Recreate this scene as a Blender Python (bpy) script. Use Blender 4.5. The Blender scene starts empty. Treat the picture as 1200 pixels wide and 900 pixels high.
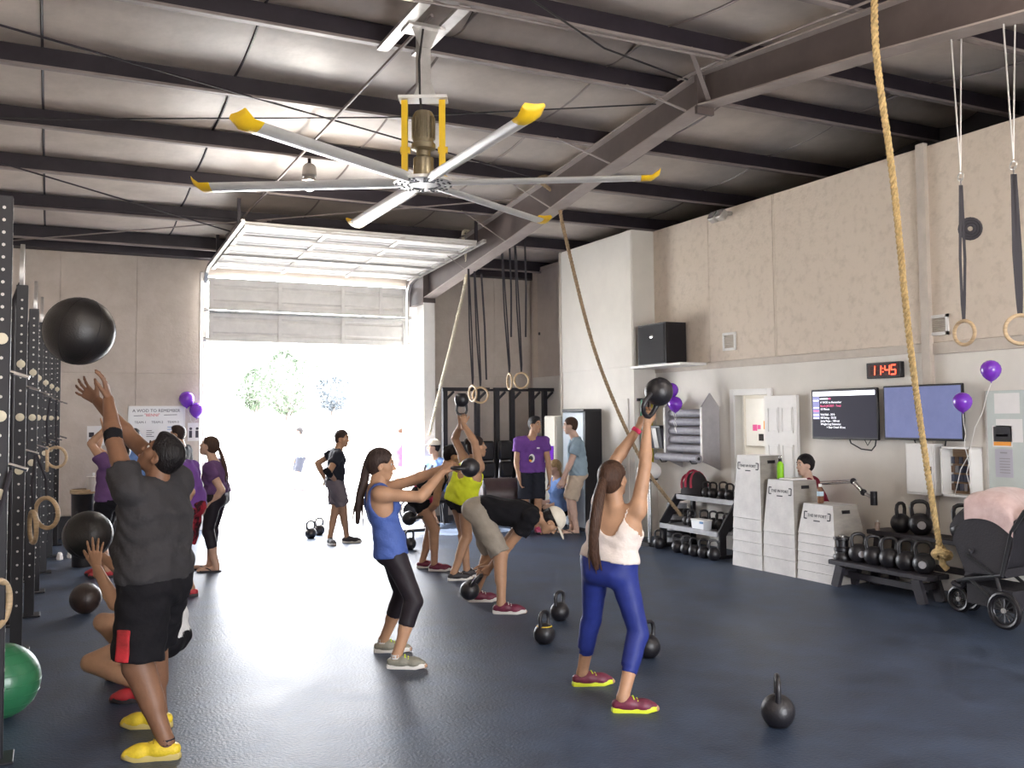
import bpy, bmesh, math, random
import numpy as np
from mathutils import Vector, Matrix, Quaternion

random.seed(7)
SC = bpy.context.scene
COL = SC.collection
PI = math.pi

# ------------------------------------------------------------------ camera
FPX, EYE = 1090.0, 1.73
YAW, PITCH, ROLL = math.radians(26.35), math.radians(3.0), math.radians(0.5)
FWD = Vector((math.sin(YAW)*math.cos(PITCH), math.cos(YAW)*math.cos(PITCH), math.sin(PITCH)))
_r = Vector((math.cos(YAW), -math.sin(YAW), 0)); _u = _r.cross(FWD)
RGT = _r*math.cos(ROLL) - _u*math.sin(ROLL)
UPV = _r*math.sin(ROLL) + _u*math.cos(ROLL)
CAMP = Vector((0, 0, EYE))
PPY = 487 - FPX*math.tan(PITCH)
cam_data = bpy.data.cameras.new('camera')
cam = bpy.data.objects.new('camera', cam_data); COL.objects.link(cam)
m3 = Matrix((RGT, UPV, -FWD)).transposed()
cam.matrix_world = Matrix.Translation(CAMP) @ m3.to_4x4()
cam_data.sensor_width = 36.0; cam_data.sensor_fit = 'HORIZONTAL'
cam_data.lens = FPX/1200*36.0
cam_data.shift_y = (PPY - 450)/1200.0
cam_data.clip_end = 500
SC.camera = cam

# ------------------------------------------------------------------ light
SC.view_settings.view_transform = 'Standard'
SC.view_settings.look = 'None'
SC.view_settings.gamma = 1.0
SC.view_settings.use_curve_mapping = False
SC.view_settings.exposure = 0.80
world = bpy.data.worlds.new('sky'); SC.world = world; world.use_nodes = True
wn = world.node_tree.nodes; wl = world.node_tree.links
bg = wn['Background']
bg.inputs[0].default_value = (0.93, 0.95, 1.0, 1)      # bright hazy sky
bg.inputs[1].default_value = 14.0

def light(name, kind, loc, energy, color=(1, 1, 1), **kw):
    d = bpy.data.lights.new(name, kind); d.energy = energy; d.color = color
    for k, v in kw.items():
        setattr(d, k, v)
    o = bpy.data.objects.new(name, d); COL.objects.link(o); o.location = loc
    return o
sun = light('sun', 'SUN', (0, 30, 30), 18.0, (1.0, 0.95, 0.86), angle=math.radians(1.2))
sun.rotation_euler = Vector((0.42, -0.80, -0.95)).to_track_quat('-Z', 'Y').to_euler()

def portal(name, loc, size, direction):
    d = bpy.data.lights.new(name, 'AREA'); d.shape = 'RECTANGLE'
    d.size, d.size_y = size; d.cycles.is_portal = True
    o = bpy.data.objects.new(name, d); COL.objects.link(o); o.location = loc
    o.rotation_euler = Vector(direction).to_track_quat('-Z', 'Z').to_euler()
portal('doorway_portal', (3.8, 15.45, 1.5), (3.3, 3.0), (0, -1, 0))
portal('added_front_doorway_portal', (3.3, -3.3, 1.5), (3.3, 3.0), (0, 1, 0))  # unseen doorway behind the camera, added as a light source

# ------------------------------------------------------------------ helpers
def at(px, py, depth):
    """point seen at a pixel of the 1200x900 photograph, at this distance in front of the camera"""
    return CAMP + (FWD + RGT*((px-600)/FPX) - UPV*((py-PPY)/FPX))*depth
def ray(px, py):
    return FWD + RGT*((px-600)/FPX) - UPV*((py-PPY)/FPX)
def onfloor(px, py, z=0.0):
    v = ray(px, py); return CAMP + v*((z-EYE)/v.z)
def onX(px, py, X):
    v = ray(px, py); return CAMP + v*(X/v.x)
def onY(px, py, Y):
    v = ray(px, py); return CAMP + v*(Y/v.y)

FH = Vector((FWD.x, FWD.y, 0)).normalized(); RH = Vector((FH.y, -FH.x, 0))
MATS = {}
def mat(name, col, rough=0.6, metal=0.0, var=0.0, vscale=6.0, bump=0.0, bscale=40.0, emit=None, estr=0.0,
        spec=0.5, trans=0.0, alpha=1.0, coat=0.0, stretch=None, col2=None, detail=4.0, ramp=(0.35, 0.65), rvar=0.0, sheen=0.0):
    if name in MATS: return MATS[name]
    m = bpy.data.materials.new(name); m.use_nodes = True
    nt = m.node_tree; b = nt.nodes['Principled BSDF']
    c = (*col, 1)
    b.inputs['Base Color'].default_value = c
    b.inputs['Roughness'].default_value = rough
    b.inputs['Metallic'].default_value = metal
    b.inputs['Specular IOR Level'].default_value = spec
    b.inputs['Transmission Weight'].default_value = trans
    b.inputs['Alpha'].default_value = alpha
    b.inputs['Coat Weight'].default_value = coat
    b.inputs['Sheen Weight'].default_value = sheen
    if emit:
        b.inputs['Emission Color'].default_value = (*emit, 1); b.inputs['Emission Strength'].default_value = estr
    tc = None
    def coords():
        nonlocal tc
        if tc is None:
            t = nt.nodes.new('ShaderNodeTexCoord'); mp = nt.nodes.new('ShaderNodeMapping')
            nt.links.new(t.outputs['Object'], mp.inputs['Vector'])
            if stretch: mp.inputs['Scale'].default_value = stretch
            tc = mp.outputs['Vector']
        return tc
    if var > 0 or col2:
        n = nt.nodes.new('ShaderNodeTexNoise'); n.inputs['Scale'].default_value = vscale; n.inputs['Detail'].default_value = detail
        n.inputs['Roughness'].default_value = 0.65
        nt.links.new(coords(), n.inputs['Vector'])
        r = nt.nodes.new('ShaderNodeValToRGB')
        r.color_ramp.elements[0].position, r.color_ramp.elements[1].position = ramp
        c2 = col2 if col2 else tuple(max(0, x*(1-var)) for x in col)
        r.color_ramp.elements[0].color = (*c2, 1)
        r.color_ramp.elements[1].color = (*[min(1, x*(1+var*0.4)) for x in col], 1)
        nt.links.new(n.outputs['Fac'], r.inputs['Fac']); nt.links.new(r.outputs['Color'], b.inputs['Base Color'])
        if rvar > 0:
            mr = nt.nodes.new('ShaderNodeMapRange')
            mr.inputs['To Min'].default_value = rough-rvar; mr.inputs['To Max'].default_value = rough+rvar
            nt.links.new(n.outputs['Fac'], mr.inputs['Value']); nt.links.new(mr.outputs['Result'], b.inputs['Roughness'])
    if bump > 0:
        n2 = nt.nodes.new('ShaderNodeTexNoise'); n2.inputs['Scale'].default_value = bscale; n2.inputs['Detail'].default_value = 3
        nt.links.new(coords(), n2.inputs['Vector'])
        bp = nt.nodes.new('ShaderNodeBump'); bp.inputs['Strength'].default_value = bump; bp.inputs['Distance'].default_value = 0.02
        nt.links.new(n2.outputs['Fac'], bp.inputs['Height']); nt.links.new(bp.outputs['Normal'], b.inputs['Normal'])
    MATS[name] = m
    return m

ORG = {}
def tag(o, label=None, cat=None, group=None, kind=None):
    if label: o['label'] = label
    if cat: o['category'] = cat
    if group: o['group'] = group
    if kind: o['kind'] = kind
    return o
def thing(name, label, cat, loc=(0, 0, 0), group=None, rz=0.0):
    o = bpy.data.objects.new(name, None); COL.objects.link(o)
    o.location = loc; o.rotation_euler = (0, 0, rz); o.empty_display_size = 0.1
    ORG[o.name] = Vector(loc)
    return tag(o, label, cat, group)
def setting(name, loc=(0, 0, 0)):
    o = bpy.data.objects.new(name, None); COL.objects.link(o); o.location = loc; ORG[o.name] = Vector(loc)
    o['kind'] = 'structure'; return o
def link_mesh(name, me, parent=None, loc=(0, 0, 0)):
    o = bpy.data.objects.new(name, me); COL.objects.link(o)
    o.location = loc
    if parent is not None:
        o.parent = parent
    return o
def copy_tree(o, parent=None):
    c = o.copy(); COL.objects.link(c); c.parent = parent
    for ch in [k for k in bpy.data.objects if k.parent == o]:
        copy_tree(ch, c)
    return c

class MB:
    def __init__(s): s.v = []; s.f = []; s.mi = []; s.cur = 0
    def add(s, vs, fs):
        n = len(s.v); s.v += [Vector(p) for p in vs]
        s.f += [tuple(i+n for i in q) for q in fs]; s.mi += [s.cur]*len(fs); return s
    def box(s, c, size, R=None, bev=0.0):
        hx, hy, hz = [d/2 for d in size]; c = Vector(c)
        if bev <= 0:
            vs = [Vector((x, y, z)) for x in (-hx, hx) for y in (-hy, hy) for z in (-hz, hz)]
            fs = [(0, 1, 3, 2), (4, 6, 7, 5), (0, 4, 5, 1), (2, 3, 7, 6), (0, 2, 6, 4), (1, 5, 7, 3)]
        else:
            b = min(bev, hx*0.95, hy*0.95, hz*0.95)
            bm = bmesh.new(); bmesh.ops.create_cube(bm, size=1.0)
            for v in bm.verts: v.co = Vector((v.co.x*2*hx, v.co.y*2*hy, v.co.z*2*hz))
            bmesh.ops.bevel(bm, geom=bm.edges[:], offset=b, segments=1, affect='EDGES', profile=0.5)
            bm.verts.index_update()
            vs = [v.co.copy() for v in bm.verts]; fs = [tuple(v.index for v in f.verts) for f in bm.faces]; bm.free()
        if R is not None: vs = [R @ p for p in vs]
        return s.add([p+c for p in vs], fs)
    def span(s, a, b, bev=0.0):
        a = Vector(a); b = Vector(b)
        return s.box((a+b)/2, [abs(x) for x in (b-a)], bev=bev)
    def bar(s, p0, p1, w, h, up=(0, 0, 1), bev=0.0):
        p0 = Vector(p0); p1 = Vector(p1); d = p1-p0; L = d.length; x = d/L
        up = Vector(up)
        if abs(x.dot(up)) > 0.98: up = Vector((0, 1, 0)) if abs(x.y) < 0.9 else Vector((1, 0, 0))
        y = up.cross(x).normalized(); z = x.cross(y)
        return s.box((p0+p1)/2, (L, w, h), Matrix((x, y, z)).transposed(), bev)
    def ring_loft(s, rings, cap=True, closed=False):
        n = len(rings[0]); vs = [p for r in rings for p in r]; fs = []
        m = len(rings)
        for i in range(m if closed else m-1):
            a, b = i*n, ((i+1) % m)*n
            for j in range(n):
                k = (j+1) % n
                fs.append((a+j, a+k, b+k, b+j))
        if cap and not closed:
            fs.append(tuple(range(n-1, -1, -1))); fs.append(tuple((m-1)*n+j for j in range(n)))
        return s.add(vs, fs)
    def tube(s, pts, r, n=8, closed=False, cap=True):
        pts = [Vector(p) for p in pts]; m = len(pts)
        rr = r if isinstance(r, (list, tuple)) else [r]*m
        rings = []; prev = None
        for i, p in enumerate(pts):
            if closed: t = pts[(i+1) % m]-pts[i-1]
            else: t = pts[min(i+1, m-1)]-pts[max(i-1, 0)]
            t.normalize()
            if prev is None:
                a = Vector((0, 0, 1)) if abs(t.z) < 0.9 else Vector((1, 0, 0))
                u = a.cross(t).normalized()
            else:
                u = (prev - t*prev.dot(t))
                u = u.normalized() if u.length > 1e-6 else prev
            prev = u; w = t.cross(u)
            rings.append([p+(u*math.cos(2*PI*j/n)+w*math.sin(2*PI*j/n))*rr[i] for j in range(n)])
        return s.ring_loft(rings, cap, closed)
    def lathe(s, prof, c=(0, 0, 0), n=20, axis='Z', R=None, cap=True):
        c = Vector(c); rings = []
        for r, z in prof:
            ring = []
            for j in range(n):
                a = 2*PI*j/n; p = Vector((r*math.cos(a), r*math.sin(a), z))
                if axis == 'X': p = Vector((z, r*math.cos(a), r*math.sin(a)))
                elif axis == 'Y': p = Vector((r*math.sin(a), z, r*math.cos(a)))
                if R is not None: p = R @ p
                ring.append(p+c)
            rings.append(ring)
        return s.ring_loft(rings, cap)
    def cyl(s, p0, p1, r, n=14, r1=None):
        return s.tube([p0, p1], [r, r if r1 is None else r1], n)
    def ball(s, c, r, n=14, m=9, sc=(1, 1, 1), R=None):
        prof = [(max(1e-4, math.sin(PI*i/m)), -math.cos(PI*i/m)) for i in range(m+1)]
        c = Vector(c); rings = []
        for q, z in prof:
            ring = []
            for j in range(n):
                p = Vector((q*math.cos(2*PI*j/n)*r*sc[0], q*math.sin(2*PI*j/n)*r*sc[1], z*r*sc[2]))
                if R is not None: p = R @ p
                ring.append(p+c)
            rings.append(ring)
        return s.ring_loft(rings, True)
    def torus(s, c, R0, r, nrm=(0, 0, 1), n=28, k=10, a0=0, a1=None):
        nrm = Vector(nrm).normalized(); a = Vector((0, 0, 1)) if abs(nrm.z) < 0.9 else Vector((1, 0, 0))
        u = a.cross(nrm).normalized(); w = nrm.cross(u); c = Vector(c)
        if a1 is None:
            return s.tube([c+(u*math.cos(2*PI*i/n)+w*math.sin(2*PI*i/n))*R0 for i in range(n)], r, k, closed=True)
        return s.tube([c+(u*math.cos(a0+(a1-a0)*i/n)+w*math.sin(a0+(a1-a0)*i/n))*R0 for i in range(n+1)], r, k)
    def prism(s, poly, a, b, axis='Y'):
        """poly of 2-D points extruded from a to b along axis"""
        def P(p, t):
            return {'X': Vector((t, p[0], p[1])), 'Y': Vector((p[0], t, p[1])), 'Z': Vector((p[0], p[1], t))}[axis]
        return s.ring_loft([[P(p, a) for p in poly], [P(p, b) for p in poly]])
    def mesh(s, name, mats, org=Vector((0, 0, 0)), smooth=True, angle=40):
        me = bpy.data.meshes.new(name)
        me.from_pydata([tuple(p-org) for p in s.v], [], s.f)
        if not isinstance(mats, (list, tuple)): mats = [mats]
        for m in mats: me.materials.append(m)
        if any(s.mi): me.polygons.foreach_set('material_index', s.mi)
        bm = bmesh.new(); bm.from_mesh(me); bmesh.ops.recalc_face_normals(bm, faces=bm.faces); bm.to_mesh(me); bm.free()
        if smooth:
            me.polygons.foreach_set('use_smooth', [True]*len(me.polygons))
            me.set_sharp_from_angle(angle=math.radians(angle))
        me.update()
        return me
    def build(s, name, mats, parent=None, smooth=True, angle=40, at0=None):
        """parent None: own origin at bottom centre; otherwise local to the thing's origin"""
        if parent is None:
            if at0 is None:
                xs = [p.x for p in s.v]; ys = [p.y for p in s.v]; zs = [p.z for p in s.v]
                at0 = Vector(((min(xs)+max(xs))/2, (min(ys)+max(ys))/2, min(zs)))
            org = Vector(at0)
            o = link_mesh(name, s.mesh(name, mats, org, smooth, angle), None, org)
            ORG[o.name] = org
        else:
            org = ORG[parent.name]
            o = link_mesh(name, s.mesh(name, mats, org, smooth, angle), parent)
            ORG[o.name] = org
        return o

def text_mesh(name, body, size, m, parent, pos, xdir, ydir, depth=0.001, align='LEFT', shear=0.0):
    """flat lettering; pos is the left/centre of the baseline, xdir reading direction, ydir up"""
    cu = bpy.data.curves.new(name, 'FONT'); cu.body = body; cu.size = size; cu.extrude = depth; cu.align_x = align
    cu.shear = shear; cu.resolution_u = 2
    tmp = bpy.data.objects.new(name, cu); COL.objects.link(tmp)
    me = bpy.data.meshes.new_from_object(tmp)
    bpy.data.objects.remove(tmp); bpy.data.curves.remove(cu)
    x = Vector(xdir).normalized(); y = Vector(ydir).normalized(); z = x.cross(y)
    M = Matrix((x, y, z)).transposed().to_4x4(); M.translation = Vector(pos)-ORG[parent.name]
    me.transform(M); me.materials.clear(); me.materials.append(m)
    o = link_mesh(name, me, parent); ORG[o.name] = ORG[parent.name]
    return o

# ------------------------------------------------------------------ materials
M_floor = mat('rubber_floor', (0.048, 0.070, 0.118), 0.46, var=0.4, vscale=2.2, bump=0.2, bscale=55, detail=8, rvar=0.08, spec=0.36)
M_wall_up = mat('wall_board_upper', (0.68, 0.59, 0.50), 0.85, col2=(0.55, 0.47, 0.39), vscale=9, detail=9, ramp=(0.25, 0.5), bump=0.35, bscale=30)
M_wall_lo = mat('wall_paint_lower', (0.74, 0.71, 0.66), 0.7, var=0.06, vscale=1.5, bump=0.05, bscale=60)
M_wall_bk = mat('wall_board_back', (0.62, 0.55, 0.49), 0.85, col2=(0.55, 0.48, 0.42), vscale=4, detail=8, bump=0.2, bscale=25)
M_trim = mat('trim_beige', (0.56, 0.50, 0.44), 0.7, var=0.1, vscale=5)
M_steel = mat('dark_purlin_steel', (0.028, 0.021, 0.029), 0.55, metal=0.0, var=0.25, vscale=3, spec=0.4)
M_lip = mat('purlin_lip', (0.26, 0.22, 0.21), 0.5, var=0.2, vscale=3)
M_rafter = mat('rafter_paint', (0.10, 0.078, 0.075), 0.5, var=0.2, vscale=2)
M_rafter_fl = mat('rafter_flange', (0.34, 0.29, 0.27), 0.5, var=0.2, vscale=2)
M_insul = mat('insulation_facing', (0.50, 0.44, 0.395), 0.45, var=0.12, vscale=3, bump=0.5, bscale=3.5, spec=0.5)
M_roofdark = mat('roof_sheet', (0.05, 0.045, 0.05), 0.7)
M_galv = mat('galvanised', (0.62, 0.60, 0.58), 0.35, metal=0.7, var=0.15, vscale=8)
M_doorpanel = mat('door_section_paint', (0.72, 0.70, 0.67), 0.5, var=0.08, vscale=6)
M_white = mat('white_paint', (0.80, 0.79, 0.77), 0.5, var=0.05, vscale=3)
M_black = mat('black_powder', (0.010, 0.009, 0.014), 0.45, var=0.2, vscale=10)
M_blackpl = mat('black_plastic', (0.010, 0.009, 0.012), 0.4)
M_iron = mat('cast_iron', (0.013, 0.012, 0.016), 0.40, var=0.3, vscale=14, bump=0.12, bscale=90, spec=0.6)
M_chrome = mat('chrome', (0.75, 0.75, 0.76), 0.18, metal=1.0)
M_cable = mat('cable_black', (0.02, 0.018, 0.02), 0.5)
M_conc = mat('concrete_yard', (0.62, 0.61, 0.58), 0.9, var=0.12, vscale=0.6)
M_wood = mat('ring_wood', (0.55, 0.40, 0.24), 0.5, var=0.25, vscale=12, stretch=(1, 1, 6))

# ------------------------------------------------------------------ floor and yard
WX, BY, LX, FYY = 7.8, 15.2, -1.3, -3.2     # right wall, back wall, left wall, front wall
fl = MB().span((LX-0.2, FYY-0.2, -0.12), (9.7, BY+0.12, 0)).build('floor', M_floor, at0=(0, 0, 0)); tag(fl, kind='structure')
yd = MB().span((-40, BY+0.12, -0.25), (60, 90, -0.015)).build('yard_ground', M_conc, at0=(0, 30, -0.25)); tag(yd, kind='structure')
yf = MB().span((-20, -40, -0.25), (25, FYY-0.2, -0.02)).build('front_yard_ground', M_conc, at0=(0, -20, -0.25)); tag(yf, kind='structure')

# ------------------------------------------------------------------ back wall
DX0, DX1, DZ = 2.13, 5.48, 3.98
wb = setting('wall_back', (3, BY, 0))
core = MB()
core.span((LX-0.2, BY, 0), (DX0, BY+0.15, 4.45)); core.span((DX1, BY, 0), (9.7, BY+0.15, 4.45)); core.span((DX0, BY, DZ), (DX1, BY+0.15, 4.45))
core.build('wall_core', M_wall_bk, wb, smooth=False)
def sheet(x0, x1, z0, z1, m=M_wall_bk, parent=wb):
    MB().span((x0+0.004, BY-0.014, z0+0.004), (x1-0.004, BY+0.002, z1-0.004), bev=0.003).build('wall_sheet', m, parent, smooth=False)
for a, b in ((LX, 0.09), (0.09, 1.14), (1.14, DX0-0.03)):
    sheet(a, b, 2.42, 4.22); sheet(a, b, 0.33, 2.42); sheet(a, b, 4.22, 4.34)
for a, b in ((5.95, 7.17), (7.17, 8.12)):
    sheet(a, b, 0.12, 2.44, M_wall_bk); sheet(a, b, 2.44, 4.36, M_wall_bk)
tag(MB().span((LX, BY-0.16, 0), (DX0-0.06, BY-0.016, 0.32), bev=0.01).build('baseboard_back', M_black), kind='structure')
# door jamb trims
for i, x in enumerate((DX0-0.03, DX1+0.03)):
    tag(MB().span((x-0.035, BY-0.03, 0), (x+0.035, BY+0.16, DZ+0.05), bev=0.004).build('trim_%d' % (i+1), M_galv), kind='structure')

# other walls
wl_ = setting('wall_left', (LX, 5, 0))
MB().span((LX-0.2, FYY, 0), (LX, BY, 5.3)).build('wall_core', M_wall_bk, wl_, smooth=False)
wf = setting('wall_front', (3, FYY, 0))
c = MB(); c.span((LX-0.2, FYY-0.2, 0), (1.6, FYY, 4.2)); c.span((5.0, FYY-0.2, 0), (9.7, FYY, 4.2)); c.span((LX-0.2, FYY-0.2, 3.0), (9.7, FYY, 4.2))  # gap in the front wall is an added doorway that lets sky light in
c.build('wall_core', M_wall_bk, wf, smooth=False)
wg = setting('wall_gable', (9.6, 5, 0))
MB().span((9.6, FYY, 0), (9.75, BY, 5.6)).build('wall_core', M_roofdark, wg, smooth=False)

# ------------------------------------------------------------------ right wall (partition with doorway)
WZ = 4.38; MID = 2.41
OD0, OD1, ODZ = 8.74, 9.36, 1.96             # office doorway
YB = 11.08                                   # near face of the boxed-out soffit
wr = setting('wall_right', (WX, 6, 0))
T = 0.12
c = MB()
c.span((WX, FYY, 0), (WX+T, OD0, MID)); c.span((WX, OD1, 0), (WX+T, 14.9, MID)); c.span((WX, OD0, ODZ), (WX+T, OD1, MID))
c.build('lower_wall', M_wall_lo, wr, smooth=False)
MB().span((WX+0.01, FYY, MID), (WX+T, 14.9, WZ)).build('upper_core', M_wall_up, wr, smooth=False)
ys = [FYY, -1.2, 1.25, 3.70, 6.40, 8.6, 9.83, YB]
for a, b in zip(ys[:-1], ys[1:]):
    MB().span((WX-0.008, a+0.003, MID+0.004), (WX+0.012, b-0.003, WZ), bev=0.002).build('wall_sheet', M_wall_up, wr, smooth=False)
t_n = 3
def trim(a, b, m=M_trim, bev=0.003):
    global t_n
    tag(MB().span(a, b, bev=bev).build('trim_%d' % t_n, m), kind='structure'); t_n += 1
trim((WX-0.02, FYY, MID-0.115), (WX+0.001, 6.36, MID-0.004))
trim((WX-0.016, 6.44, MID-0.09), (WX+0.001, YB, MID-0.004))
trim((WX-0.06, 6.36, 0.0), (WX+0.001, 6.46, WZ+0.03))
trim((WX-0.012, 8.56, MID), (WX-0.006, 8.565, WZ), M_wall_up)
# door casing
for a, b in (((WX-0.025, OD0-0.075, 0), (WX+0.13, OD0, ODZ+0.075)), ((WX-0.025, OD1, 0), (WX+0.13, OD1+0.075, ODZ+0.075)), ((WX-0.025, OD0, ODZ), (WX+0.13, OD1, ODZ+0.075))):
    trim(a, b, M_white)
# boxed-out soffit in the far corner
BX = 7.42
sf = MB()
sf.span((BX, YB, 0), (WX, 13.15, WZ))
sf.build('boxed_corner', M_wall_lo, wr, smooth=False)
MB().span((BX-0.01, YB+0.02, MID+0.004), (BX+0.004, 13.13, WZ-0.02), bev=0.002).build('boxed_sheet', M_wall_lo, wr, smooth=False)
c = MB(); c.span((WX+0.12, 13.15, 0), (8.25, 15.2, WZ)); c.build('recess_wall', M_wall_bk, wr, smooth=False)
MB().span((7.80, 13.3, MID), (7.92, 14.7, WZ-0.05), bev=0.005).build('recess_panel', M_wall_bk, wr, smooth=False)
MB().span((7.775, 14.6, MID+0.75), (7.80, 14.63, MID+0.8)).build('panel_latch', M_black, wr)
trim((BX-0.02, 13.13, 0), (BX+0.03, 13.19, WZ))
trim((BX-0.06, 9.9, MID-0.035), (WX, YB, MID+0.0), M_white)          # speaker shelf
# flush door on the boxed corner
d2 = setting('door_2', (BX, 11.58, 0))
MB().span((BX-0.016, 11.22, 0.02), (BX-0.002, 11.95, 1.96), bev=0.003).build('door_leaf', M_wall_lo, d2)
MB().ball((BX-0.05, 11.29, 0.98), 0.03).cyl((BX-0.05, 11.29, 0.98), (BX-0.012, 11.29, 0.98), 0.012).build('door_knob', M_chrome, d2)

# ------------------------------------------------------------------ roof
RY = 7.1
def roofz(y): return 5.02 - 0.10*abs(y-RY)
ce = setting('ceiling', (3, RY, 5))
PUR = [14.6, 13.2, 11.8, 10.45, 9.07, 7.65, 6.62, 5.15, 3.75, 2.35, 0.95, -0.45, -1.85, -3.1]
RX0, RX1 = LX, 9.6
for y in PUR:
    z = roofz(y)
    m = MB()
    m.span((RX0, y-0.003, z), (RX1, y+0.003, z+0.2))
    m.span((RX0, y-0.003, z+0.194), (RX1, y+0.07, z+0.2))
    p = m.build('purlin', M_steel, ce, smooth=False)
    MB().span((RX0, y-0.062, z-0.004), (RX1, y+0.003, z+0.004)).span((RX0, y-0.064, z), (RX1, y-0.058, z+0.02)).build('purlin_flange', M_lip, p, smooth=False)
# eave strut above the back wall
MB().span((RX0, 14.95, 4.22), (RX1, 15.2, 4.45)).build('eave_strut', M_steel, ce, smooth=False)
# insulation blankets between purlins, one per bay and width
seams = [RX0, -0.12, 1.54, 3.20, 4.86, 6.52, 8.18, RX1]
def blanket(x0, x1, y0, y1, sd):
    nx, ny = 4, 8
    rnd = random.Random(sd); vs = []; fs = []
    k1, k2 = rnd.uniform(-.012, .012), rnd.uniform(0, 6)
    for i in range(nx+1):
        for j in range(ny+1):
            u, v = i/nx, j/ny
            x = x0+0.012+(x1-x0-0.024)*u; y = y0+(y1-y0)*v
            sag = 0.075*math.sin(PI*v)**0.8*(0.75+0.25*math.sin(PI*u)) + k1*math.sin(3*u*PI+k2)*math.sin(PI*v)
            vs.append(Vector((x, y, roofz(y)+0.205-sag)))
    for i in range(nx):
        for j in range(ny):
            a = i*(ny+1)+j; fs.append((a, a+1, a+ny+2, a+ny+1))
    n = len(vs); vs += [p+Vector((0, 0, 0.03)) for p in vs]; fs += [tuple(n+q for q in f[::-1]) for f in fs]
    for j in range(ny):
        fs.append((j+1, j, n+j, n+j+1)); b = nx*(ny+1)+j; fs.append((b, b+1, n+b+1, n+b))
    MB().add(vs, fs).build('insulation_blanket', M_insul, ce, angle=60)
yy = [15.2]+PUR
for i in range(len(yy)-1):
    for k in range(len(seams)-1):
        if yy[i] < 1.5 and k not in (2, 3): pass
        if yy[i+1] < RY < yy[i]:
            continue
        blanket(seams[k], seams[k+1], yy[i+1], yy[i], i*31+k)
for k in range(len(seams)-1):
    blanket(seams[k], seams[k+1], RY, 7.65, 900+k); blanket(seams[k], seams[k+1], 6.62, RY, 950+k)
for x in seams[1:-1]:                                   # seam battens over the joints
    for i in range(len(yy)-1):
        y0, y1 = yy[i+1], yy[i]
        if y1 < 2: continue
        pts = [(x, y0+(y1-y0)*v, roofz(y0+(y1-y0)*v)+0.20-0.055*math.sin(PI*v)) for v in [j/6 for j in range(7)]]
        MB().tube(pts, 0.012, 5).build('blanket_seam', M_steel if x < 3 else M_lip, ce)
rf = MB()
rf.add([(RX0, FYY-0.2, roofz(FYY-0.2)+0.26), (RX1, FYY-0.2, roofz(FYY-0.2)+0.26), (RX1, RY, 5.28), (RX0, RY, 5.28), (RX1, BY+0.3, roofz(BY+0.3)+0.26), (RX0, BY+0.3, roofz(BY+0.3)+0.26)], [(0, 1, 2, 3), (3, 2, 4, 5)])
rf.build('roof_sheet', M_roofdark, ce, smooth=False)

# rigid frame: tapered rafter + column
FX = 5.62
stations = [(15.05, 3.62), (14.45, 3.70), (11.1, 4.14), (9.05, 4.46), (7.1, 4.70), (5.08, 4.47), (3.8, 4.29), (1.0, 3.95), (-3.1, 3.6)]
m = MB()
for (y0, z0), (y1, z1) in zip(stations[:-1], stations[1:]):
    a, b = roofz(y0), roofz(y1)
    t = 0.006
    m.add([(FX-t, y0, z0), (FX-t, y1, z1), (FX-t, y1, b), (FX-t, y0, a), (FX+t, y0, z0), (FX+t, y1, z1), (FX+t, y1, b), (FX+t, y0, a)],
          [(0, 1, 2, 3), (7, 6, 5, 4), (0, 4, 5, 1), (3, 2, 6, 7)])
ra = m.build('rafter', M_rafter, ce, smooth=False)
m = MB()
for (y0, z0), (y1, z1) in zip(stations[:-1], stations[1:]):
    m.bar((FX, y0, z0), (FX, y1, z1), 0.2, 0.014)
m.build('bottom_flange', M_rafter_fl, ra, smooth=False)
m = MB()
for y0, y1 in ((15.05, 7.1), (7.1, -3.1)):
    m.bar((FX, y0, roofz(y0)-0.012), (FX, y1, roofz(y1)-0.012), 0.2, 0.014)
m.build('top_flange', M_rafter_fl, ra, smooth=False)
for y in (7.1,):
    MB().span((FX-0.1, y-0.02, 4.62), (FX+0.1, y+0.02, 5.0)).build('splice_plate', M_rafter, ra, smooth=False)
# flange braces
for y, py in ((7.65, 7.3), (6.62, 6.95), (9.07, 8.7), (10.45, 10.1), (11.8, 11.4), (13.2, 12.8)):
    zb = np.interp(py, [s[0] for s in stations][::-1], [s[1] for s in stations][::-1])
    MB().bar((FX-0.55, y-0.03, roofz(y)+0.03), (FX-0.07, py, zb+0.03), 0.04, 0.012).build('flange_brace', M_lip, ra, smooth=False)
# column
co = setting('wall_column', (FX, 14.75, 0))
MB().span((FX-0.1, 14.44, 0.02), (FX+0.1, 14.455, 3.62)).build('inner_flange', M_white, co, smooth=False)
MB().span((FX-0.1, 15.16, 0.02), (FX+0.1, 15.175, 3.62)).build('outer_flange', M_white, co, smooth=False)
MB().span((FX-0.006, 14.45, 0.02), (FX+0.006, 15.17, 3.62)).build('web', M_white, co, smooth=False)
MB().span((FX-0.14, 14.38, 0.0), (FX+0.14, 15.19, 0.02)).build('base_plate', M_steel, co, smooth=False)
MB().span((FX-0.11, 14.43, 3.62), (FX+0.11, 15.18, 4.2)).build('knee_plate', M_rafter, co, smooth=False)
MB().span((DX1+0.08, 14.95, 1.62), (FX-0.1, 14.98, 1.70)).build('girt_clip', M_white, co, smooth=False)

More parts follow.
